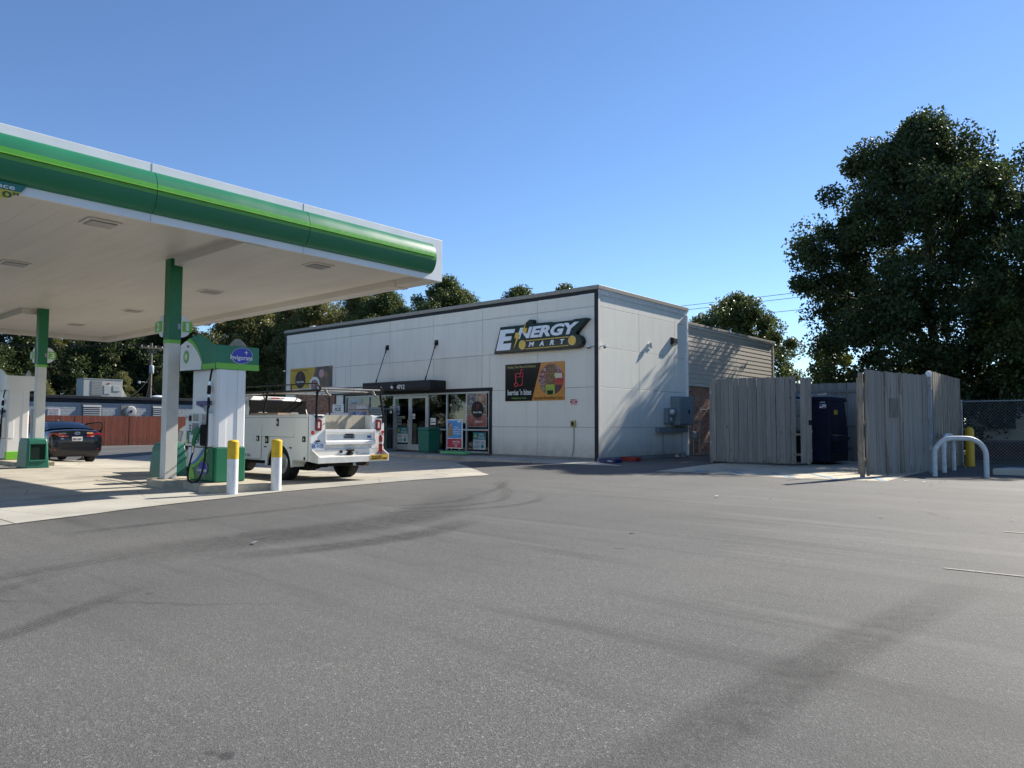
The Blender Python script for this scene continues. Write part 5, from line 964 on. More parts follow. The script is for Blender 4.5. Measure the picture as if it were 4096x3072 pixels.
for s in (-1,1):
    ed = [rg[j*(nU+1)+(nU if s > 0 else 0)] for j in range(5)]; ou = [(-.50,YC+s*.60,.955),(-.66,YC+s*.625,.95),(-.84,YC+s*.640,.95),(-1.0,YC+s*.652,.945),(-1.20,YC+s*.655,.94)]
    md = [((a[0]+b[0])/2,(a[1]+b[1])/2+s*.012,(a[2]+b[2])/2+.012) for a,b in zip(ed,ou)]
    MB(TC).add(ed+md+ou,[(j,j+1,j+6,j+5) for j in range(4)]+[(j+5,j+6,j+11,j+10) for j in range(4)]).build('rear_pillar', CP, car, smooth=True, fix=False)
MB(TC).box(-1.3,-.6,.18,1.24,.972,.985).build('parcel_shelf', DARK, car)
cpane('rear_window',(rg,[(j*(nU+1)+i,j*(nU+1)+i+1,(j+1)*(nU+1)+i+1,(j+1)*(nU+1)+i) for j in range(4) for i in range(nU)]))
for s in (-1,1):
    q = lambda x,z,w: (x,YC+s*w,z)
    cpane('side_window',([q(-1.15,.955,.662),q(-1.85,.955,.665),q(-1.85,1.165,.555),q(-1.25,1.155,.55)],[(0,1,2,3)])); cpane('side_window',([q(-1.90,.955,.665),q(-2.75,.95,.650),q(-2.35,1.12,.565),q(-1.90,1.165,.555)],[(0,1,2,3)]))
for yc in (.42,1.02): MB(TC).box(-1.06,-1.0,yc-.10,yc+.10,.985,1.085).build('headrest', pm('headrest_grey',(.40,.40,.37),.8), car, bev=.02)
MB(TC).prism([(-1.62,1.215),(-1.44,1.212),(-1.56,1.27),(-1.62,1.265)],'y',YC-.014,YC+.014).build('roof_antenna', CP, car, bev=.006)
LR = pm('car_lens_red',(.28,.004,.006),.1,coat=1)
for s in (-1,1):
    f = lambda yy: YC+s*yy
    P = [(.23,.79),(.40,.855),(.60,.88),(.69,.85),(.67,.765),(.40,.755),(.26,.765)]
    MB(TC).loft([[(-.02-.05*(max(0,a-.45)/.25)**2*1.6-.03,f(a),b) for a,b in P],[(.012-.085*(max(0,a-.40)/.30)**2,f(a*.99),b) for a,b in P]]).build('tail_light', LR, car, bev=.008, smooth=True)
    MB(TC).loft([[(-.03,f(a),b) for a,b in ((.34,.772),(.48,.772),(.48,.785),(.36,.785))],[(.016-.03*(a>.4),f(a),b) for a,b in ((.34,.772),(.48,.772),(.48,.785),(.36,.785))]]).build('reverse_lens', pm('lens_clear',(.6,.55,.55),.2), car)
    MB(TC).box(-.03,.012,f(.40),f(.58),.40,.425).build('reflector', LR, car)
pl = MB(TC).box(.010,.024,.575,.845,.645,.765).build('number_plate', pm('plate_white',(.62,.62,.62),.4,var=.1), car, bev=.004); text('lettering','EKR-1689',pm('plate_black',(.04,.04,.08),.4),pl,TC((.026,.71,.70)),.25,.075,'+x',.004,.02); MB(TC).box(.006,.012,.54,.88,.62,.79).build('plate_recess', DARK, car)
def ring_tube(cy, cz, a, b, x): return [(x,cy+a*math.cos(6.28318*k/18),cz+b*math.sin(6.28318*k/18)) for k in range(19)]
MB(TC).tube(ring_tube(.71,.868,.068,.035,.004),.008,6).tube([(.004,.685,.842),(.004,.70,.894)],.008,6).tube([(.004,.72,.842),(.004,.735,.894)],.008,6).tube([(.004,.695,.868),(.004,.725,.868)],.007,6).build('emblem', CHROME, car)
text('lettering','ELANTRA',CHROME,car,TC((.004,.34,.868)),.22,.035,'+x',.008,.01); text('lettering','SE',CHROME,car,TC((.012,.33,.715)),.10,.035,'+x',.008,.01)
MB(TC).box(-.015,.012,.96,1.12,.845,.895).build('dealer_sticker', pm('sticker_orange',(.6,.28,.12),.5,var=.5,scale=40), car)
MB(TC).loft([[(-.10,YC+u*.62,.20),(-.10,YC+u*.62,.34),(.014-.05*u*u,YC+u*.60,.33),(.0-.05*u*u,YC+u*.58,.215)] for u in [-1+k/5 for k in range(11)]]).build('lower_valance', pm('valance_black',(.02,.02,.02),.55), car, smooth=True)
for x,y0,y1,ou in ((-.72,.03,.22,-1),(-.72,1.20,1.39,1),(-3.10,.03,.22,-1),(-3.10,1.20,1.39,1)):
    w0 = TC((x,(y0+y1)/2,0)); zz = (gz(w0.x,w0.y)-CA.z)/CS; wheel(car,TC,x,y0,y1,.265,.265+zz,RIM,ou)
# open passenger door
hv = Vector((-2.70,1.41,0)); dv = Vector((.50,.86,0)).normalized(); nv = Vector((-dv.y,dv.x,0))
def DP(u, z, o=0): return tuple(hv+dv*u+nv*o+Vector((0,0,z)))
dr = MB(TC).loft([[DP(u,z,-.03) for u,z in ((0,.28),(.02,.88),(.86,.93),(.88,.55),(.80,.30))],[DP(u,z,.03) for u,z in ((0,.28),(.02,.88),(.86,.93),(.88,.55),(.80,.30))]]).build('open_door', CP, car, bev=.015)
MB(TC).tube([DP(.02,.88),DP(.45,1.14),DP(.80,1.175),DP(.87,1.14),DP(.86,.92)],.020,8).build('window_surround', CP, dr, smooth=True); MB(TC).quad(DP(.06,.90),DP(.85,.93),DP(.82,1.14),DP(.47,1.12)).build('window', m_glass('clear_door_glass',(.75,.78,.77),.0), dr, fix=False)
# ---------------------------------------------------------------- person squatting by the open door (only the shoes show under the car)
def person():
    V = []; E = []; Rr = []
    def j(p, r, par=None):
        V.append(p); Rr.append(r)
        if par is not None: E.append((par, len(V)-1))
        return len(V)-1
    g0 = -.225; X0, Y0_ = -29.42, 9.95
    pel = j((X0,Y0_+.06,g0+.36),.16); sp = j((X0,Y0_+.02,g0+.58),.15,pel); ch = j((X0,Y0_-.06,g0+.80),.17,sp); ne = j((X0,Y0_-.10,g0+.96),.06,ch); he = j((X0,Y0_-.13,g0+1.08),.095,ne); j((X0,Y0_-.15,g0+1.18),.085,he)
    for s,(fx,fy) in ((-1,(-29.47,9.92)),(1,(-29.22,9.68))):
        hp_ = j((X0+s*-.0+(.12 if s > 0 else -.10),Y0_+.04,g0+.36),.10,pel); kn = j((fx+.02,fy-.06,g0+.52),.07,hp_); an = j((fx,fy+.03,g0+.12),.045,kn); j((fx,fy+.02,g0+.07),.045,an)
        sh_ = j((X0+s*.20,Y0_-.08,g0+.85),.065,ch); el = j((X0+s*.24,Y0_-.20,g0+.66),.05,sh_); wr = j((X0+s*.14,Y0_-.33,g0+.66),.034,el)
        hd = j((X0+s*.12,Y0_-.39,g0+.66),.036,wr)
        for k in range(4): a = j((X0+s*.12-.03+k*.02,Y0_-.44,g0+.66),.010,hd); j((X0+s*.12-.03+k*.02,Y0_-.47,g0+.64),.009,a)
        j((X0+s*.09,Y0_-.40,g0+.70),.011,hd)
    me = bpy.data.meshes.new('body'); me.from_pydata(V, E, []); pr = thing('person', 'person squatting behind the black sedan with only dark shoes showing', 'person', (X0,Y0_,g0))
    me.transform(Matrix.Translation(-Vector((X0,Y0_,g0)))); ob = link('body', me, pm('clothes_grey',(.12,.12,.13),.85), pr)
    sk = ob.modifiers.new('skin','SKIN'); 
    lay = me.skin_vertices[0] if me.skin_vertices else None
    if lay is None:
        bm = bmesh.new(); bm.from_mesh(me); bm.verts.layers.skin.verify(); bm.to_mesh(me); bm.free(); lay = me.skin_vertices[0]
    for i, r in enumerate(Rr): lay.data[i].radius = (r, r); lay.data[i].use_root = (i == 0)
    ss = ob.modifiers.new('sub','SUBSURF'); ss.levels = ss.render_levels = 1
    for fx,fy in ((-29.47,9.92),(-29.22,9.68)):
        MB().loft([[(fx-.045,fy+.10,g0),(fx+.045,fy+.10,g0),(fx+.04,fy+.10,g0+.09),(fx-.04,fy+.10,g0+.09)],[(fx-.05,fy-.02,g0),(fx+.05,fy-.02,g0),(fx+.04,fy-.02,g0+.11),(fx-.04,fy-.02,g0+.11)],[(fx-.05,fy-.13,g0),(fx+.05,fy-.13,g0),(fx+.04,fy-.12,g0+.06),(fx-.04,fy-.12,g0+.06)],[(fx-.03,fy-.19,g0),(fx+.03,fy-.19,g0),(fx+.025,fy-.18,g0+.035),(fx-.025,fy-.18,g0+.035)]]).build('shoe', DARK, pr, bev=.012, smooth=True)
    hz = g0+1.12
    MB().lathe([(.03,.13),(.085,.10),(.105,.03),(.10,-.02),(.08,-.05)],(X0,Y0_-.12,hz),'z',16).build('hair', pm('hair_dark',(.02,.015,.012),.6), pr, smooth=True)
person()
# ---------------------------------------------------------------- board fences of the dumpster enclosure
def picket_mesh(w, h, t, notch, dog=True, rag=0):
    pts = [(-w/2,0),(w/2,0)]
    if rag: pts = [(-w/2,rag*random.random()),(-w/4,rag*random.random()*.6),(0,rag*random.random()),(w/4,rag*random.random()*.5),(w/2,rag*random.random())]
    pts += [(w/2,h-notch),(w/2-notch,h),(-w/2+notch,h),(-w/2,h-notch)] if dog else [(w/2,h-random.random()*.02),(-w/2,h-random.random()*.02)]
    n = len(pts); return MB().add([(x,-t/2,z) for x,z in pts]+[(x,t/2,z) for x,z in pts],[tuple(range(n)),tuple(range(2*n-1,n-1,-1))]+[(i,i+n,(i+1)%n+n,(i+1)%n) for i in range(n)])
def fence_run(par, p, q, z0, h, w, mat, rails=(.35,1.2,2.05), rail_side=1, dog=True, rag=.05, seed=1, skip=(), dense=None, dh=.03):
    random.seed(seed); p, q = Vector((*p,0)), Vector((*q,0)); L = (q-p).length; d = (q-p)/L; nrm = Vector((-d.y,d.x,0)); n = int(round(L/w)); w = L/n; ang = math.atan2(d.y,d.x); rl = worldloc(par)
    ms = []
    for k in range(5):
        me = picket_mesh(w-.006,h,.02,.022,dog,rag).mesh('picket'); me.materials.append(mat); ms.append(me)
    for i in range(n):
        if i in skip: continue
        c = p+d*(w*(i+.5)); ob = link('picket', ms[(i*3+seed)%5], None, par, c+nrm*random.uniform(-.006,.006)+Vector((0,0,z0+random.uniform(-.004,.004)))-rl); ob.rotation_euler = (0,random.uniform(-.006,.006),ang); ob.scale = (1,1,1+random.uniform(-dh,dh)*.12)
    for z in rails:
        c = (p+q)/2+nrm*rail_side*.034+Vector((0,0,z0+z)); MB().obox(c,d*(L/2),nrm*.02,Vector((0,0,.045))).build('rail', mat, par)
def post(par, x, y, z0, h, mat, s=.05, name='post'): return MB().box(x-s,x+s,y-s,y+s,z0-.02,z0+h).build(name, mat, par, bev=.006)
g1 = thing('enclosure_gate', 'closed grey board gate leaf beside the brick wall', 'gate', (-8.7,20.95,0))
fence_run(g1,(-9.93,20.95),(-7.40,21.05),.03,2.56,.142,FENCE,seed=3,rag=.06); post(g1,-9.98,21.08,0,2.5,FENCE,.06); [MB().box(-9.99,-9.90,20.915,20.94,z,z+.08).build('hinge', STEEL, g1) for z in (.6,2.15)]
g3 = thing('gate_remnant', 'two grey boards hanging alone beside the blue dumpster', 'gate', (-7.05,20.93,0))
fence_run(g3,(-7.225,20.93),(-6.91,20.92),.06,2.48,.157,FENCE,seed=5,rag=.10,rails=(.40,.95,2.05)); MB().box(-6.99,-6.90,20.90,20.918,1.18,1.32).build('latch_plate', DARK, g3)
MB().box(-7.45,-7.2,20.97,21.02,.30,.37).box(-7.45,-7.2,20.97,21.02,.88,.95).build('tie_rail', FENCE2, g3)
g2 = thing('enclosure_gate', 'open grey board gate leaf swung out beside the hoop barriers', 'gate', (-4.3,19.1,0))
fence_run(g2,(-4.67,17.80),(-3.95,20.60),.04,2.42,.138,FENCE,seed=8,rag=.05,rail_side=1,dh=.05)
pd = Vector((.72,2.80,0)).normalized()
for u,wd in ((0.02,.05),(.86,.045),(1.52,.05)):
    c = Vector((-4.67,17.80,0))+pd*u+Vector((pd.y,-pd.x,0))*.018; MB().obox(c+Vector((0,0,1.25)),pd*wd,Vector((pd.y,-pd.x,0))*.012,Vector((0,0,1.22))).build('batten', FENCE2, g2)
c = Vector((-4.67,17.80,0))+pd*1.22+Vector((pd.y,-pd.x,0))*.018; MB().obox(c+Vector((0,0,1.60)),pd*.20,Vector((pd.y,-pd.x,0))*.003,Vector((0,0,.23))).build('bare_patch', m_wood('bare_patch_wood',(.17,.155,.13),(.12,.10,.08),.5), g2)
MB().box(-4.80,-4.70,17.72,17.76,.0,2.40).obox((-5.13,18.9,1.18),(.02,0,0),(0,.03,0),(0,0,1.17)).build('end_board', FENCE2, g2)
gp = thing('gate_post', 'grey steel gate post with white ball cap beside the weathered fence', 'post', (-3.93,20.72,0))
MB().lathe([(.055,-.02),(.055,2.42)],(-3.93,20.70,0),'z',14).build('pipe', pm('post_grey',(.22,.24,.26),.55), gp, smooth=True); MB().lathe([(.065,2.42),(.075,2.46),(.068,2.52),(.04,2.56),(.004,2.57)],(-3.93,20.70,0),'z',16).build('cap', WHITE, gp, smooth=True); [MB().box(-3.98,-3.86,20.58,20.72,z,z+.12).build('hinge', STEEL, gp) for z in (.55,1.35,2.20)]
MB().tube([(-3.85,20.66,2.1),(-3.84,20.66,1.2),(-3.84,20.68,.3)],.012,6).build('cable', pm('cable_blue',(.05,.14,.25),.5), gp, smooth=True)
f1 = thing('board_fence', 'weathered unpainted board fence along the side of the dumpster pad', 'fence', (-3.93,22.9,0))
fence_run(f1,(-3.93,20.84),(-3.93,24.98),.0,2.58,.138,FENCE2,seed=11,rag=.02,dog=False,rail_side=1)
f2 = thing('board_fence', 'grey painted board fence behind the blue dumpster', 'fence', (-7,25,0))
fence_run(f2,(-10.0,25.05),(-3.96,25.05),.0,2.58,.15,FENCE,seed=13,rail_side=-1,rails=(.5,1.2,2.3))
f3 = thing('board_fence', 'grey painted board fence on the brick side of the dumpster pad', 'fence', (-10,23,0)); fence_run(f3,(-10.0,24.95),(-10.0,21.1),.0,2.5,.15,FENCE,seed=17,rail_side=1)
# dumpster
du = thing('dumpster', 'navy blue steel dumpster with lid standing inside the enclosure', 'dumpster', (-7.6,23,0)); NAVY = pm('dumpster_navy',(.008,.010,.032),.45,var=.5,scale=3,bmp=.012,bs=3)
MB().prism([(22.22,.08),(24.0,.08),(24.03,.95),(23.72,1.95),(22.22,1.95)],'x',-8.75,-6.83).build('bin', NAVY, du, bev=.02); MB().box(-8.8,-6.78,22.17,23.78,1.90,2.02).build('rim', NAVY, du, bev=.015)
for x in (-8.72,-7.75): MB().box(x,x+.9,22.2,23.7,2.02,2.06).build('lid', pm('lid_grey',(.22,.23,.24),.45,var=.2), du, bev=.015)
for k in range(6): MB().tube([(-8.6+k*.28,22.25,2.07),(-8.55+k*.28,23.0,2.13),(-8.6+k*.28,23.6,2.07)],.035,8).build('lid_rib', pm('lid_grey',(.22,.23,.24),.45,var=.2), du, smooth=True)
for x in (-8.7,-6.86): MB().box(x-.0,x+.06,22.19,22.22,.1,1.9).build('corner_post', NAVY, du)
MB().prism([(22.31,.86),(23.45,.80),(23.45,.74),(22.31,.70)],'x',-6.83,-6.62).box(-6.83,-6.60,22.31,23.45,.42,.46).build('fork_pocket', NAVY, du, bev=.01); MB().prism([(22.3,.88),(23.47,.80),(23.47,.815),(22.3,.895)],'x',-6.83,-6.58).build('pocket_top', pm('worn_steel',(.20,.21,.23),.35,.5,var=.3), du)
d1 = MB().box(-7.10,-6.92,22.208,22.218,1.82,1.90).build('name_sticker', DARK, du); text('lettering','LEWIS',PAPER,d1,(-7.01,22.206,1.86),.15,.05,'-y',.003,.02); d2 = MB().box(-7.10,-6.91,22.208,22.218,1.69,1.80).build('flag_sticker', PAPER, du); MB().box(-7.095,-7.02,22.205,22.2085,1.745,1.795).build('flag_blue', BLUE, d2); MB().box(-7.015,-6.915,22.205,22.2085,1.70,1.725).build('flag_red', RED, d2)
MB().box(-6.829,-6.822,22.66,23.0,1.50,1.64).build('warning_sticker', YEL, du)
fz = thing('old_freezer', 'discarded white freezer standing in the gap of the gate', 'freezer', (-7.85,21.9,0)); MB().box(-8.15,-7.38,21.55,22.1,.03,1.95).build('cabinet', pm('freezer_white',(.45,.44,.40),.5,var=.15), fz, bev=.03); MB().box(-8.12,-7.41,21.52,21.55,1.05,1.92).build('upper_door', pm('freezer_white',(.45,.44,.40),.5,var=.15), fz, bev=.015); MB().box(-8.12,-7.41,21.525,21.55,.1,1.0).build('lower_door', DARK, fz); MB().box(-7.7,-7.44,21.515,21.521,1.42,1.47).build('badge', STEEL, fz)
tagm(MB().tube([(-3.84,22.05,.98),(-3.72,22.8,.45),(-3.60,23.44,.01)],.018,6), 'timber_stake', pm('stake_wood',(.28,.21,.13),.8,var=.3), 'thin wooden stake leaning on the weathered fence behind the hoops', 'stake')
# ---------------------------------------------------------------- chain link fence, concrete pad, what lies beyond
cl = thing('chain_link_fence', 'galvanised chain link fence beyond the yellow bollard', 'fence', (-.5,27.2,0)); GALV = pm('galvanised',(.36,.36,.33),.45,.5,var=.2)
MB().tube([(-4.3,27.2,1.96),(4,27.2,1.99)],.022,8).build('top_rail', GALV, cl, smooth=True)
for x in (-4.25,-.9,2.3): MB().tube([(x,27.22,-.02),(x,27.22,2.02)],.03,10).build('post', GALV, cl, smooth=True)
wm = MB(); sp_ = .095
for k in range(-22,90):
    x = -4.25+k*sp_
    for s in (1,-1):
        x0, x1, z0, z1 = x, x+1.95*.9*s, .03, 1.95
        a, b = (x0,z0), (x1,z1)
        lo, hi = -4.25, 4.0
        if max(a[0],b[0]) < lo or min(a[0],b[0]) > hi: continue
        def at_(xx): t = (xx-a[0])/(b[0]-a[0]); return (xx, a[1]+t*(b[1]-a[1]))
        if a[0] < lo: a = at_(lo)
        if b[0] < lo: b = at_(lo)
        if a[0] > hi: a = at_(hi)
        if b[0] > hi: b = at_(hi)
        wm.tube([(a[0],27.2+.004*s,a[1]),(b[0],27.2+.004*s,b[1])],.0042,3,False)
for k in range(80): wm.tube([(-4.2+k*.1,27.2,1.95),(-4.19+k*.1,27.21,2.03)],.004,3,False)
m_ = wm.build('wire_mesh', GALV, cl, fix=False); m_['kind'] = 'stuff'
tagm(MB().prism([(-2.66,20.92),(1.0,21.6),(1.2,22.6),(-2.42,21.75)],'z',-.02,.15), 'concrete_plinth', m_concrete('plinth_concrete',(.46,.42,.33),(.58,.54,.45)), 'low pale concrete plinth right of the hoop barriers', 'plinth', bev=.025)
bw = thing('garden_wall', 'low brown brick wall behind the chain link fence', 'wall', (0,29.5,0)); bk = m_brick('garden_brick',[(.075,.045,.03),(.10,.06,.04),(.06,.035,.025)])
bricks(bw,'x',-4.4,3.6,0,.62,29.4,1,.4,.155,.2,bk,pm('garden_mortar',(.05,.045,.04),.9)); MB().box(-4.45,3.65,29.36,29.66,.62,.69).build('coping', pm('coping_stone',(.12,.10,.085),.9), bw)
hs = thing('white_house', 'white house glimpsed through leaves beyond the chain link fence', 'house', (1,47,0)); MB().box(-7,10,46,54,0,3.0).build('wall', pm('house_white',(.80,.80,.78),.6), hs); MB().prism([(-7.4,3.2),(10.4,3.2),(1.5,5.2)],'y',45.7,54.3).build('roof', pm('house_roof',(.12,.12,.13),.8), hs)
for x in (-5.2,-3.0,-1.2,1.2,4): o = MB().box(x-.45,x+.45,45.95,46.0,1.0,2.3).build('window', pm('house_window',(.03,.05,.05),.2), hs); MB().box(x-.5,x+.5,45.93,45.96,.94,1.0).box(x-.02,x+.02,45.93,45.95,1.0,2.3).build('frame', WHITE, o)
# ---------------------------------------------------------------- red fence and grey block building on the far left
FZ = -.24
rf = thing('board_fence', 'red stained board fence in front of the grey block building', 'fence', (-46.6,17,FZ)); fence_run(rf,(-46.6,9.0),(-46.6,27.0),FZ,1.79,.20,REDF,seed=21,rail_side=1,rails=(.3,1.4),rag=.02,dh=.02)
gb = thing('block_building', 'long grey painted block building with black flat roof edge', 'building', (-50,17,FZ)); GX = -50.0
MB().box(-62,GX-.14,7.5,30,FZ-.3,2.45).build('wall', BMORT, gb); bricks(gb,'y',12.0,26.0,1.25,2.40,GX-.02,-1,.42,.19,.12,BLOCK,BMORT)
MB().box(GX-.12,GX-.03,7.5,12.0,FZ-.2,2.4).box(GX-.12,GX-.03,26.0,30,FZ-.2,2.4).box(GX-.12,GX-.03,12,26,FZ-.2,1.25).build('wall_face', BMORT, gb)
MB().box(-62.4,GX+.05,7.2,30.3,2.42,2.62).box(-62.3,GX+.12,7.3,30.2,2.62,2.83).build('roof_edge', pm('roof_edge_black',(.025,.028,.034),.5,var=.3,scale=3), gb, bev=.03)
for y0,y1 in ((16.45,17.6),(20.7,21.75)):
    v = MB().box(GX-.03,GX+.05,y0,y1,1.45,2.34).build('louvre_frame', pm('louvre_dark',(.10,.11,.125),.6), gb)
    for k in range(6): MB().prism([(GX+.05,1.50+k*.13),(GX+.11,1.46+k*.13),(GX+.12,1.48+k*.13),(GX+.05,1.60+k*.13)],'y',y0+.05,y1-.06).build('slat', pm('louvre_grey',(.22,.235,.255),.5), v)
vb = MB().box(GX-.02,GX+.05,18.75,19.65,1.3,2.25).build('vent_board', FENCE2, gb); MB().lathe([(.10,.28),(.30,.26),(.37,.16),(.37,.05)],(GX+.02,19.28,1.88),'x',24).build('vent_cowl', pm('cowl_grey',(.36,.36,.36),.5,var=.2), vb, smooth=True); MB().lathe([(.09,.285),(.09,.29)],(GX+.02,19.28,1.88),'x',16).build('vent_hole', DARK, vb)
nps = thing('parking_sign', 'faded no parking sign on the grey block wall', 'sign', (GX,14.9,1.5)); MB().box(GX+.0,GX+.025,14.58,15.22,1.52,1.99).build('plate', PAPER, nps); text('lettering','NO PARKING',pm('faded_red',(.42,.16,.17),.6),nps,(GX+.03,14.9,1.92),.58,.09,'+x',.004,.015); text('lettering',"VEHICLES WILL BE\nTOWED AWAY AT\nOWNER'S EXPENSE",pm('faded_grey',(.3,.22,.25),.6),nps,(GX+.03,14.9,1.70),.54,.28,'+x',.004,.01)
ac = thing('rooftop_unit', 'pale rooftop air conditioning unit on the black flat roof', 'AC unit', (-52.5,18.3,2.8)); ACM = pm('ac_beige',(.46,.46,.41),.5,var=.06); AXf = -52.0
MB().box(-53.3,AXf,17.15,19.55,2.83,4.02).build('casing', ACM, ac, bev=.02); MB().box(AXf,AXf+.02,17.62,18.28,2.95,3.93).build('coil_grille', pm('ac_grille',(.26,.26,.24),.6), ac); MB().box(AXf,AXf+.025,18.40,18.80,3.05,3.65).box(AXf,AXf+.03,18.95,19.40,3.25,3.62).build('access_panel', ACM, ac, bev=.01)
for k in range(9): MB().box(AXf+.02,AXf+.028,17.64,18.26,3.0+k*.105,3.02+k*.105).build('grille_bar', ACM, ac)
MB().prism([(19.55,2.85),(19.95,2.85),(19.55,3.6)],'x',-53.0,AXf-.15).build('intake_hood', ACM, ac); MB().box(-53.32,AXf+.02,17.12,19.58,4.02,4.06).build('top_lid', ACM, ac); MB().box(AXf,AXf+.03,18.62,18.74,3.72,3.80).build('maker_badge', RED, ac)
rv = thing('roof_ventilator', 'small white mushroom vent on the black flat roof', 'vent', (-53,22.4,2.83)); MB().lathe([(.22,0),(.22,.14)],(-53,22.4,2.83),'z',16).build('stack', WMET, rv); MB().lathe([(.55,.14),(.5,.20),(.3,.26),(.004,.28)],(-53,22.4,2.83),'z',18).build('cap', WMET, rv, smooth=True)
# utility pole with wires
PX, PY = -64.0, 26.3; WOOD = pm('pole_wood',(.16,.13,.10),.85,var=.25,scale=4)
up = thing('utility_pole', 'wooden utility pole with crossarm and transformer beyond the block building', 'utility pole', (PX,PY,0)); MB().tube([(PX,PY,-.3),(PX,PY,8.0)],[.16,.11],12).build('pole', WOOD, up, smooth=True); ca = MB().box(PX+.10,PX+.20,PY-.95,PY+.95,7.5,7.62).build('crossarm', WOOD, up)
for y in (-.85,-.3,.3,.85): MB().lathe([(.03,0),(.05,.04),(.03,.08),(.05,.11),(.02,.15)],(PX+.15,PY+y,7.62),'z',10).build('insulator', pm('insulator_grey',(.35,.35,.36),.3), ca)
MB().tube([(PX+.15,PY-.6,7.5),(PX+.05,PY,7.0)],.02,6).tube([(PX+.15,PY+.6,7.5),(PX+.05,PY,7.0)],.02,6).build('brace', STEEL, ca)
MB().lathe([(.17,0),(.19,.03),(.19,.62),(.16,.68),(.05,.72)],(PX+.3,PY-.05,5.35),'z',16).build('transformer', pm('transformer_grey',(.42,.44,.45),.5), up, smooth=True); MB().lathe([(.10,0),(.12,.1),(.08,.22)],(PX+.2,PY-1.0,4.45),'z',12).tube([(PX,PY,4.6),(PX+.2,PY-1.0,4.6)],.02,6).build('street_lamp', pm('lamp_pale',(.5,.52,.52),.4), up, smooth=True)
def wire(label, p, q, sag, r=.012, n=16):
    p, q = Vector(p), Vector(q); pts = [p.lerp(q,k/n)-Vector((0,0,sag*4*(k/n)*(1-k/n))) for k in range(n+1)]
    return tag(MB().tube(pts,r,5).build('overhead_wire', pm('wire_black',(.02,.02,.02),.6), None), label, 'wire', 'overhead wires')
for k,y in enumerate((-.85,-.3,.3,.85)): wire('dark overhead wire running from the utility pole crossarm', (PX+.15,PY+y,7.78), (PX-20,PY-40+y*2,8.6), .9); wire('dark overhead wire running from the utility pole crossarm', (PX+.15,PY+y,7.78), (-75,70+y*2,9), .9)
for k in range(3): wire('pale service cable drooping from the pole to the block building', (PX+.1,PY-.1,5.1-.25*k), (-54+.5*k,20.6+k*1.1,2.95), .35, .02)
for k,(za,zb) in enumerate(((12.25,12.3),(11.85,11.9),(10.7,10.95))): wire('dark overhead wire crossing the sky behind the store', (-60,60,za), (10,60,zb+.1), .25, .022)
# ---------------------------------------------------------------- trees
def leafmesh(name, ctr, rad, n, size, rng, droop=0.):
    """n leaves spread round clump centres; each leaf a small folded kite"""
    k = rng.integers(0,len(ctr),n); d = rng.normal(size=(n,3)); d /= np.linalg.norm(d,axis=1)[:,None]
    P = ctr[k]+d*(rad[k]*rng.random(n)**.45)[:,None]*np.array([1,1,.85]); s = size*(.6+.8*rng.random(n))
    a = rng.normal(size=(n,3)); a[:,2] -= droop; a /= np.linalg.norm(a,axis=1)[:,None]; b = np.cross(a,rng.normal(size=(n,3))); b /= np.linalg.norm(b,axis=1)[:,None]; c = np.cross(a,b)
    L = s[:,None]; V = np.empty((n,4,3)); V[:,0] = P; V[:,1] = P+a*L*.5+b*L*.34+c*L*.08; V[:,2] = P+a*L; V[:,3] = P+a*L*.5-b*L*.34+c*L*.08
    me = bpy.data.meshes.new(name); me.vertices.add(4*n); me.vertices.foreach_set('co',V.ravel()); me.loops.add(4*n); me.loops.foreach_set('vertex_index',np.arange(4*n,dtype=np.int32)); me.polygons.add(n); me.polygons.foreach_set('loop_start',np.arange(0,4*n,4,dtype=np.int32)); me.update(calc_edges=True); return me
def crown_points(rng, h, r, n, base_, shape, lob=5, la=.2):
    """clump centres in a lobed crown: radius follows a height profile, broken by lobes"""
    C = []; ph = rng.random(lob)*6.28; am = rng.random(lob)*la
    while len(C) < n:
        t = rng.random(); z = base_+(h-base_)*t; a = rng.random()*6.28318; R0 = r*shape(t)
        R0 *= 1+sum(am[i]*math.cos((i+1)*a+ph[i]+t*(3+i)) for i in range(lob)); q = rng.random()**.42; C.append((R0*q*math.cos(a),R0*q*math.sin(a),z))
    return np.array(C)
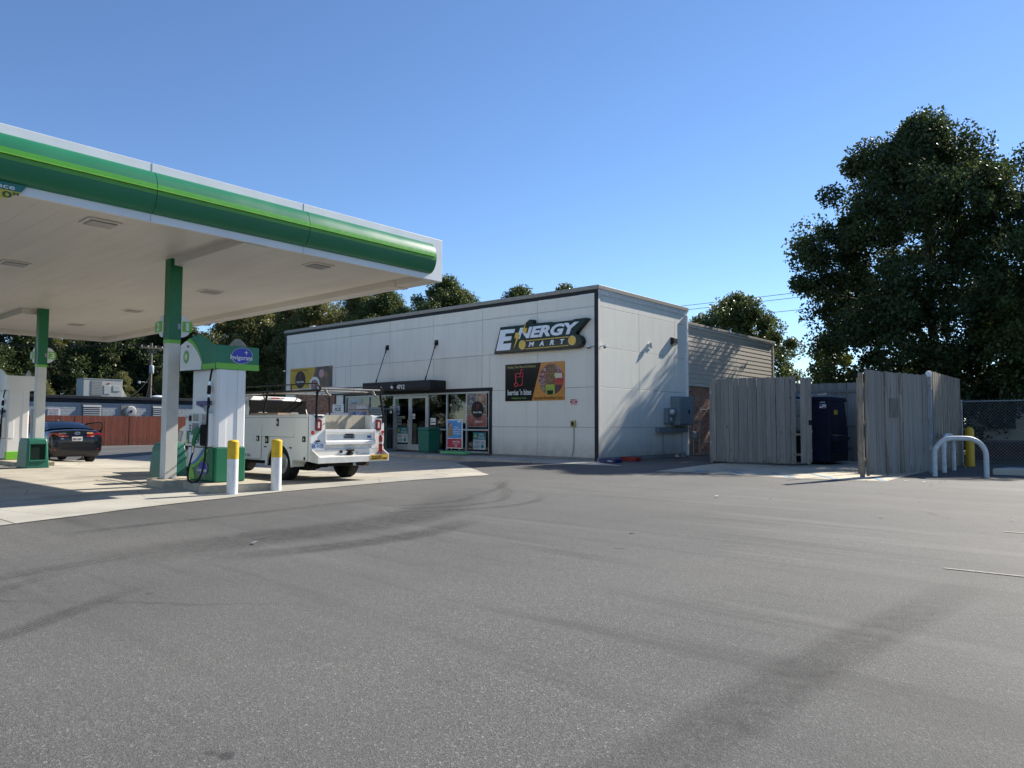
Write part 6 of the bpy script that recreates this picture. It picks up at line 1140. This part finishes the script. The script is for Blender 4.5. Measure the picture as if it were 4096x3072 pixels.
def make_tree(name, label, loc, h, r, n_leaf, size, mat, seed, base_=2.0, shape=None, clumps=160, cr=.8, group=None, lean=(0,0), trunk=.22, spikes=0, multi=1, droop=.3, lob=.2):
    rng = np.random.default_rng(seed); shape = shape or (lambda t: (math.sin(math.pi*min(1,.16+.86*t))**.6)*(1-.25*t))
    t = thing(name, label, 'tree', loc, group); C = crown_points(rng,h,r,clumps,base_,shape,la=lob)
    if spikes:
        S_ = []
        for k in range(spikes):
            a = rng.random()*6.28; q = rng.random()*.5*r; zz = h*(.86+.14*rng.random())*(1-.28*(q/r)); S_ += [(q*math.cos(a),q*math.sin(a),zz-.5*e) for e in range(4)]
        C = np.vstack([C,np.array(S_)])
    rad = cr*(.55+.9*rng.random(len(C)))
    if spikes: rad[-4*spikes:] = cr*np.tile([.22,.36,.5,.6],spikes)
    C[:,0] += lean[0]*C[:,2]/h; C[:,1] += lean[1]*C[:,2]/h
    tb = MB(); 
    for q in range(multi):
        a0 = 6.28*q/max(1,multi); off = Vector((math.cos(a0),math.sin(a0),0))*(.5 if multi > 1 else 0)
        tb.tube([off*.4+Vector((0,0,-.25)),off*.7+Vector((.03,.02,h*.18)),off*2+Vector((lean[0]*.4,lean[1]*.4,h*.45)),off*3+Vector((lean[0]*.8,lean[1]*.8,h*.82))],[trunk*1.25,trunk,trunk*.6,trunk*.12],10)
    for k in rng.choice(len(C),min(len(C),46),replace=False):
        e = Vector(C[k]); z0 = max(h*.12,e.z-.55*math.hypot(e.x,e.y)-.6); s0 = Vector((lean[0]*z0/h,lean[1]*z0/h,z0)); m = s0.lerp(e,.5)+Vector((0,0,.15*(e-s0).length)); w = trunk*.34*max(.25,1-z0/h); tb.tube([s0,m,e],[w,w*.6,w*.15],5,False)
    tm = tb.mesh('trunk',fix=False); link('trunk', tm, BARK, t, smooth=True)
    lm = leafmesh('crown', C, rad, n_leaf, size, rng, droop); o = link('crown', lm, mat, t); return t
LFd = m_leaf('leaf_dark', [(.022,.042,.014),(.036,.062,.018),(.060,.090,.026),(.028,.048,.018),(.085,.105,.028)], .22, .62); LFd2 = m_leaf('leaf_deep_green', [(.034,.058,.020),(.055,.085,.028),(.075,.105,.034),(.085,.095,.03)], .3, .45); LFm = m_leaf('leaf_mid', [(.040,.068,.020),(.070,.105,.030),(.10,.135,.036),(.055,.085,.026),(.13,.125,.034)], .3, .40); LFo = m_leaf('leaf_olive', [(.080,.098,.032),(.13,.14,.042),(.18,.17,.05),(.10,.118,.038)], .3, .45); LFw = m_leaf('leaf_willow', [(.06,.085,.015),(.10,.125,.02),(.13,.14,.02)], .45, .5)  # leaf greens that differ from one sort of tree to another
pear = lambda t: (.76+.60*t if t < .36 else .97*(1-((t-.36)/.64)**2.6)**.8)
make_tree('pear_tree', 'tall dark pear tree towering over the board fences', (-6.5,36.0,0), 14.7, 5.3, 210000, .145, LFd, 11, base_=1.8, shape=pear, clumps=420, cr=.74, lob=.10, lean=(-.4,0), spikes=12, trunk=.24)
make_tree('pear_tree', 'dark pear tree beside the towering one above the chain link fence', (-.3,43.0,0), 16.2, 5.6, 120000, .17, LFd, 12, base_=2.2, shape=pear, clumps=200, cr=.8, spikes=7)
make_tree('oak_tree', 'leafy oak hanging over the chain link fence', (-1.9,32.8,0), 7.0, 3.0, 30000, .14, LFm, 13, base_=2.1, clumps=120, cr=.62, trunk=.16)
make_tree('oak_tree', 'olive green oak filling the gap behind the garden wall', (4.6,37.5,0), 9.5, 4.0, 26000, .18, LFm, 15, base_=1.0, clumps=130, cr=.75)
make_tree('willow_tree', 'small yellow green willow behind the closed gate leaf', (-15.9,52.0,0), 7.4, 1.9, 12000, .22, LFw, 14, base_=.6, clumps=60, cr=.6, droop=3., trunk=.12)
make_tree('oak_tree', 'broad grey green oak behind the siding annex', (-21.6,50.0,0), 10.3, 5.0, 60000, .17, LFm, 16, base_=2.2, clumps=130, cr=.78, multi=3, trunk=.15)
make_tree('shrub', 'low dark shrub mass behind the dumpster enclosure', (-9.5,46.0,0), 4.4, 4.6, 16000, .22, LFd, 30, base_=.2, clumps=90, cr=.8, trunk=.08)['category'] = 'shrub'
protoA = make_tree('woodland_tree', 'round mid green tree rising behind the store roof', (-50,48,0), 14.6, 6.5, 95000, .185, LFm, 17, base_=1.5, clumps=190, cr=1.0)
protoB = make_tree('woodland_tree', 'tall olive tree between the canopy and the store', (-70,44,-.2), 14.5, 5.5, 80000, .20, LFo, 18, base_=.8, clumps=180, cr=1.0)
protoC = make_tree('woodland_tree', 'dark tree with bare pale trunks behind the block building', (-76,27,-.2), 12.0, 4.8, 70000, .20, LFd2, 19, base_=1.4, clumps=150, cr=1.0, multi=3, trunk=.17)
def grow(src, label, loc, sc, rot):
    o = copy_tree(src); o.location = loc; o.scale = (sc,)*3 if isinstance(sc,(int,float)) else sc; o.rotation_euler = (0,0,rot); o['label'] = label; o['group'] = 'trees of the wood behind the station'
for o in (protoA,protoB,protoC): o['group'] = 'trees of the wood behind the station'
grow(protoA,'tree crown showing just above the middle of the store roof',(-44.0,52,0),(1.0,1.0,.925),1.1); grow(protoA,'small far tree crown above the store sign end of the roof',(-40.2,54,0),(.9,.9,.925),2.4); grow(protoA,'wide tree crown at the left end of the store roof',(-60.5,49,0),1.02,3.6)
for k,(x,y,s) in enumerate(((-65,43,1.02),(-73,39,1.05),(-69,52,1.15),(-86,50,1.2))): grow(protoB,['olive tree standing at the left corner of the store','tall olive tree above the near dispenser','far olive tree between store and dispenser','far olive tree beyond the utility pole'][k],(x,y,-.2),s,k*1.7+.4)
for k,(x,y,s) in enumerate(((-54,52,1.02),(-50,50,.93))): grow(protoA,['full green tree crown below the canopy corner','green tree crown right of the canopy corner'][k],(x,y,0),s,k*2+.9)
grow(protoB,'olive tree behind the utility pole',(-82,46,-.2),.98,1.9); grow(protoB,'olive tree under the canopy edge behind the dispenser',(-80,36,-.2),.85,.7)
for k,(x,y,s,a) in enumerate(((-78,20,.95,1.),(-84,12,1.1,2.),(-76,33,1.0,3.),(-90,26,1.15,4.),(-72,13,.8,5.),(-88,38,1.2,.5),(-80,4,1.1,2.6))): grow((protoC,protoA,protoC,protoB,protoC,protoA,protoC)[k],'dark woodland tree behind the block building',(x,y,-.2),s*(1 if k not in (1,5) else .85),a)
for k,(x,y,s) in enumerate(((-66,18.5,.34),(-67,22,.30),(-65.5,15,.36),(-68,25.5,.38),(-69,30,.42))): grow(protoB,'low olive bush between the block building and the wood',(x,y,-.2),s,k*1.3)
# trees across the road, mirrored in the shop glass
for k,(x,y,s,a) in enumerate(((-62,-34,.9,0.),(-48,-38,1.0,2.),(-36,-36,.85,4.),(-24,-40,1.0,1.),(-76,-30,1.0,3.))): grow((protoA,protoC)[k%2],'roadside tree across the street mirrored in the shop glass',(x,y,0),s,a)
# fallen leaves drifted along the fences, the kerb and the wall foot
_r = np.random.default_rng(3); fl = MB()
def drift(n, x0, x1, y0, y1):
    for _ in range(n):
        x, y = x0+(x1-x0)*_r.random(), y0+(y1-y0)*_r.random(); a = _r.random()*6.28; s = .018+.03*_r.random(); z = gz(x,y)+.014; c, d = math.cos(a)*s, math.sin(a)*s
        fl.add([(x-c,y-d,z),(x+d*.5,y-c*.5,z+.008*_r.random()),(x+c,y+d,z+.012*_r.random()),(x-d*.5,y+c*.5,z+.006)],[(0,1,2,3)])
for a in ((160,-3.85,-2.6,20.5,26.9),(140,-4.2,2,25.5,27.1),(120,-12.6,-10.1,19.5,26),(90,-10,-7,20.5,20.9),(120,-6.5,-4.2,19.5,24.8),(60,-9,-3,16,18),(40,-12.5,-3,13,16.5),(60,-30,-14.5,16.0,16.33),(14,-9,-1,4,12),(60,-12.3,-11.4,18.6,24.6),(40,-46,-40,10,22)): drift(*a)
flo = fl.build('fallen_leaves', m_brick('dry_leaf',[(.20,.12,.05),(.30,.20,.09),(.14,.085,.04),(.26,.22,.08)]), None, fix=False); tag(flo,'dry brown fallen leaves scattered along fences and kerbs','leaves'); flo['kind'] = 'stuff'
# ---------------------------------------------------------------- litter on the asphalt
for k,(x,y,lb) in enumerate(((-3.72,17.05,'pale paper scrap lying in front of the open gate leaf'),(-3.35,16.9,'curled white scrap lying before the hoop barriers'),(-5.25,11.2,'tiny white scrap on the open asphalt'),(-6.6,3.75,'white scrap beside the dark sealer stain'),(-9.0,16.35,'white paper scrap at the corner of the concrete pad'))):
    z = gz(x,y)+.012; tagm(MB().add([(x-.03,y-.02,z),(x+.03,y-.025,z+.01),(x+.04,y+.02,z+.02),(x-.025,y+.025,z+.006),(x-.03,y-.02,z+.004),(x+.03,y-.025,z+.014),(x+.04,y+.02,z+.024),(x-.025,y+.025,z+.010)],[(0,3,2,1),(4,5,6,7),(0,1,5,4),(1,2,6,5),(2,3,7,6),(3,0,4,7)]),'paper_scrap',PAPER,lb,'litter')
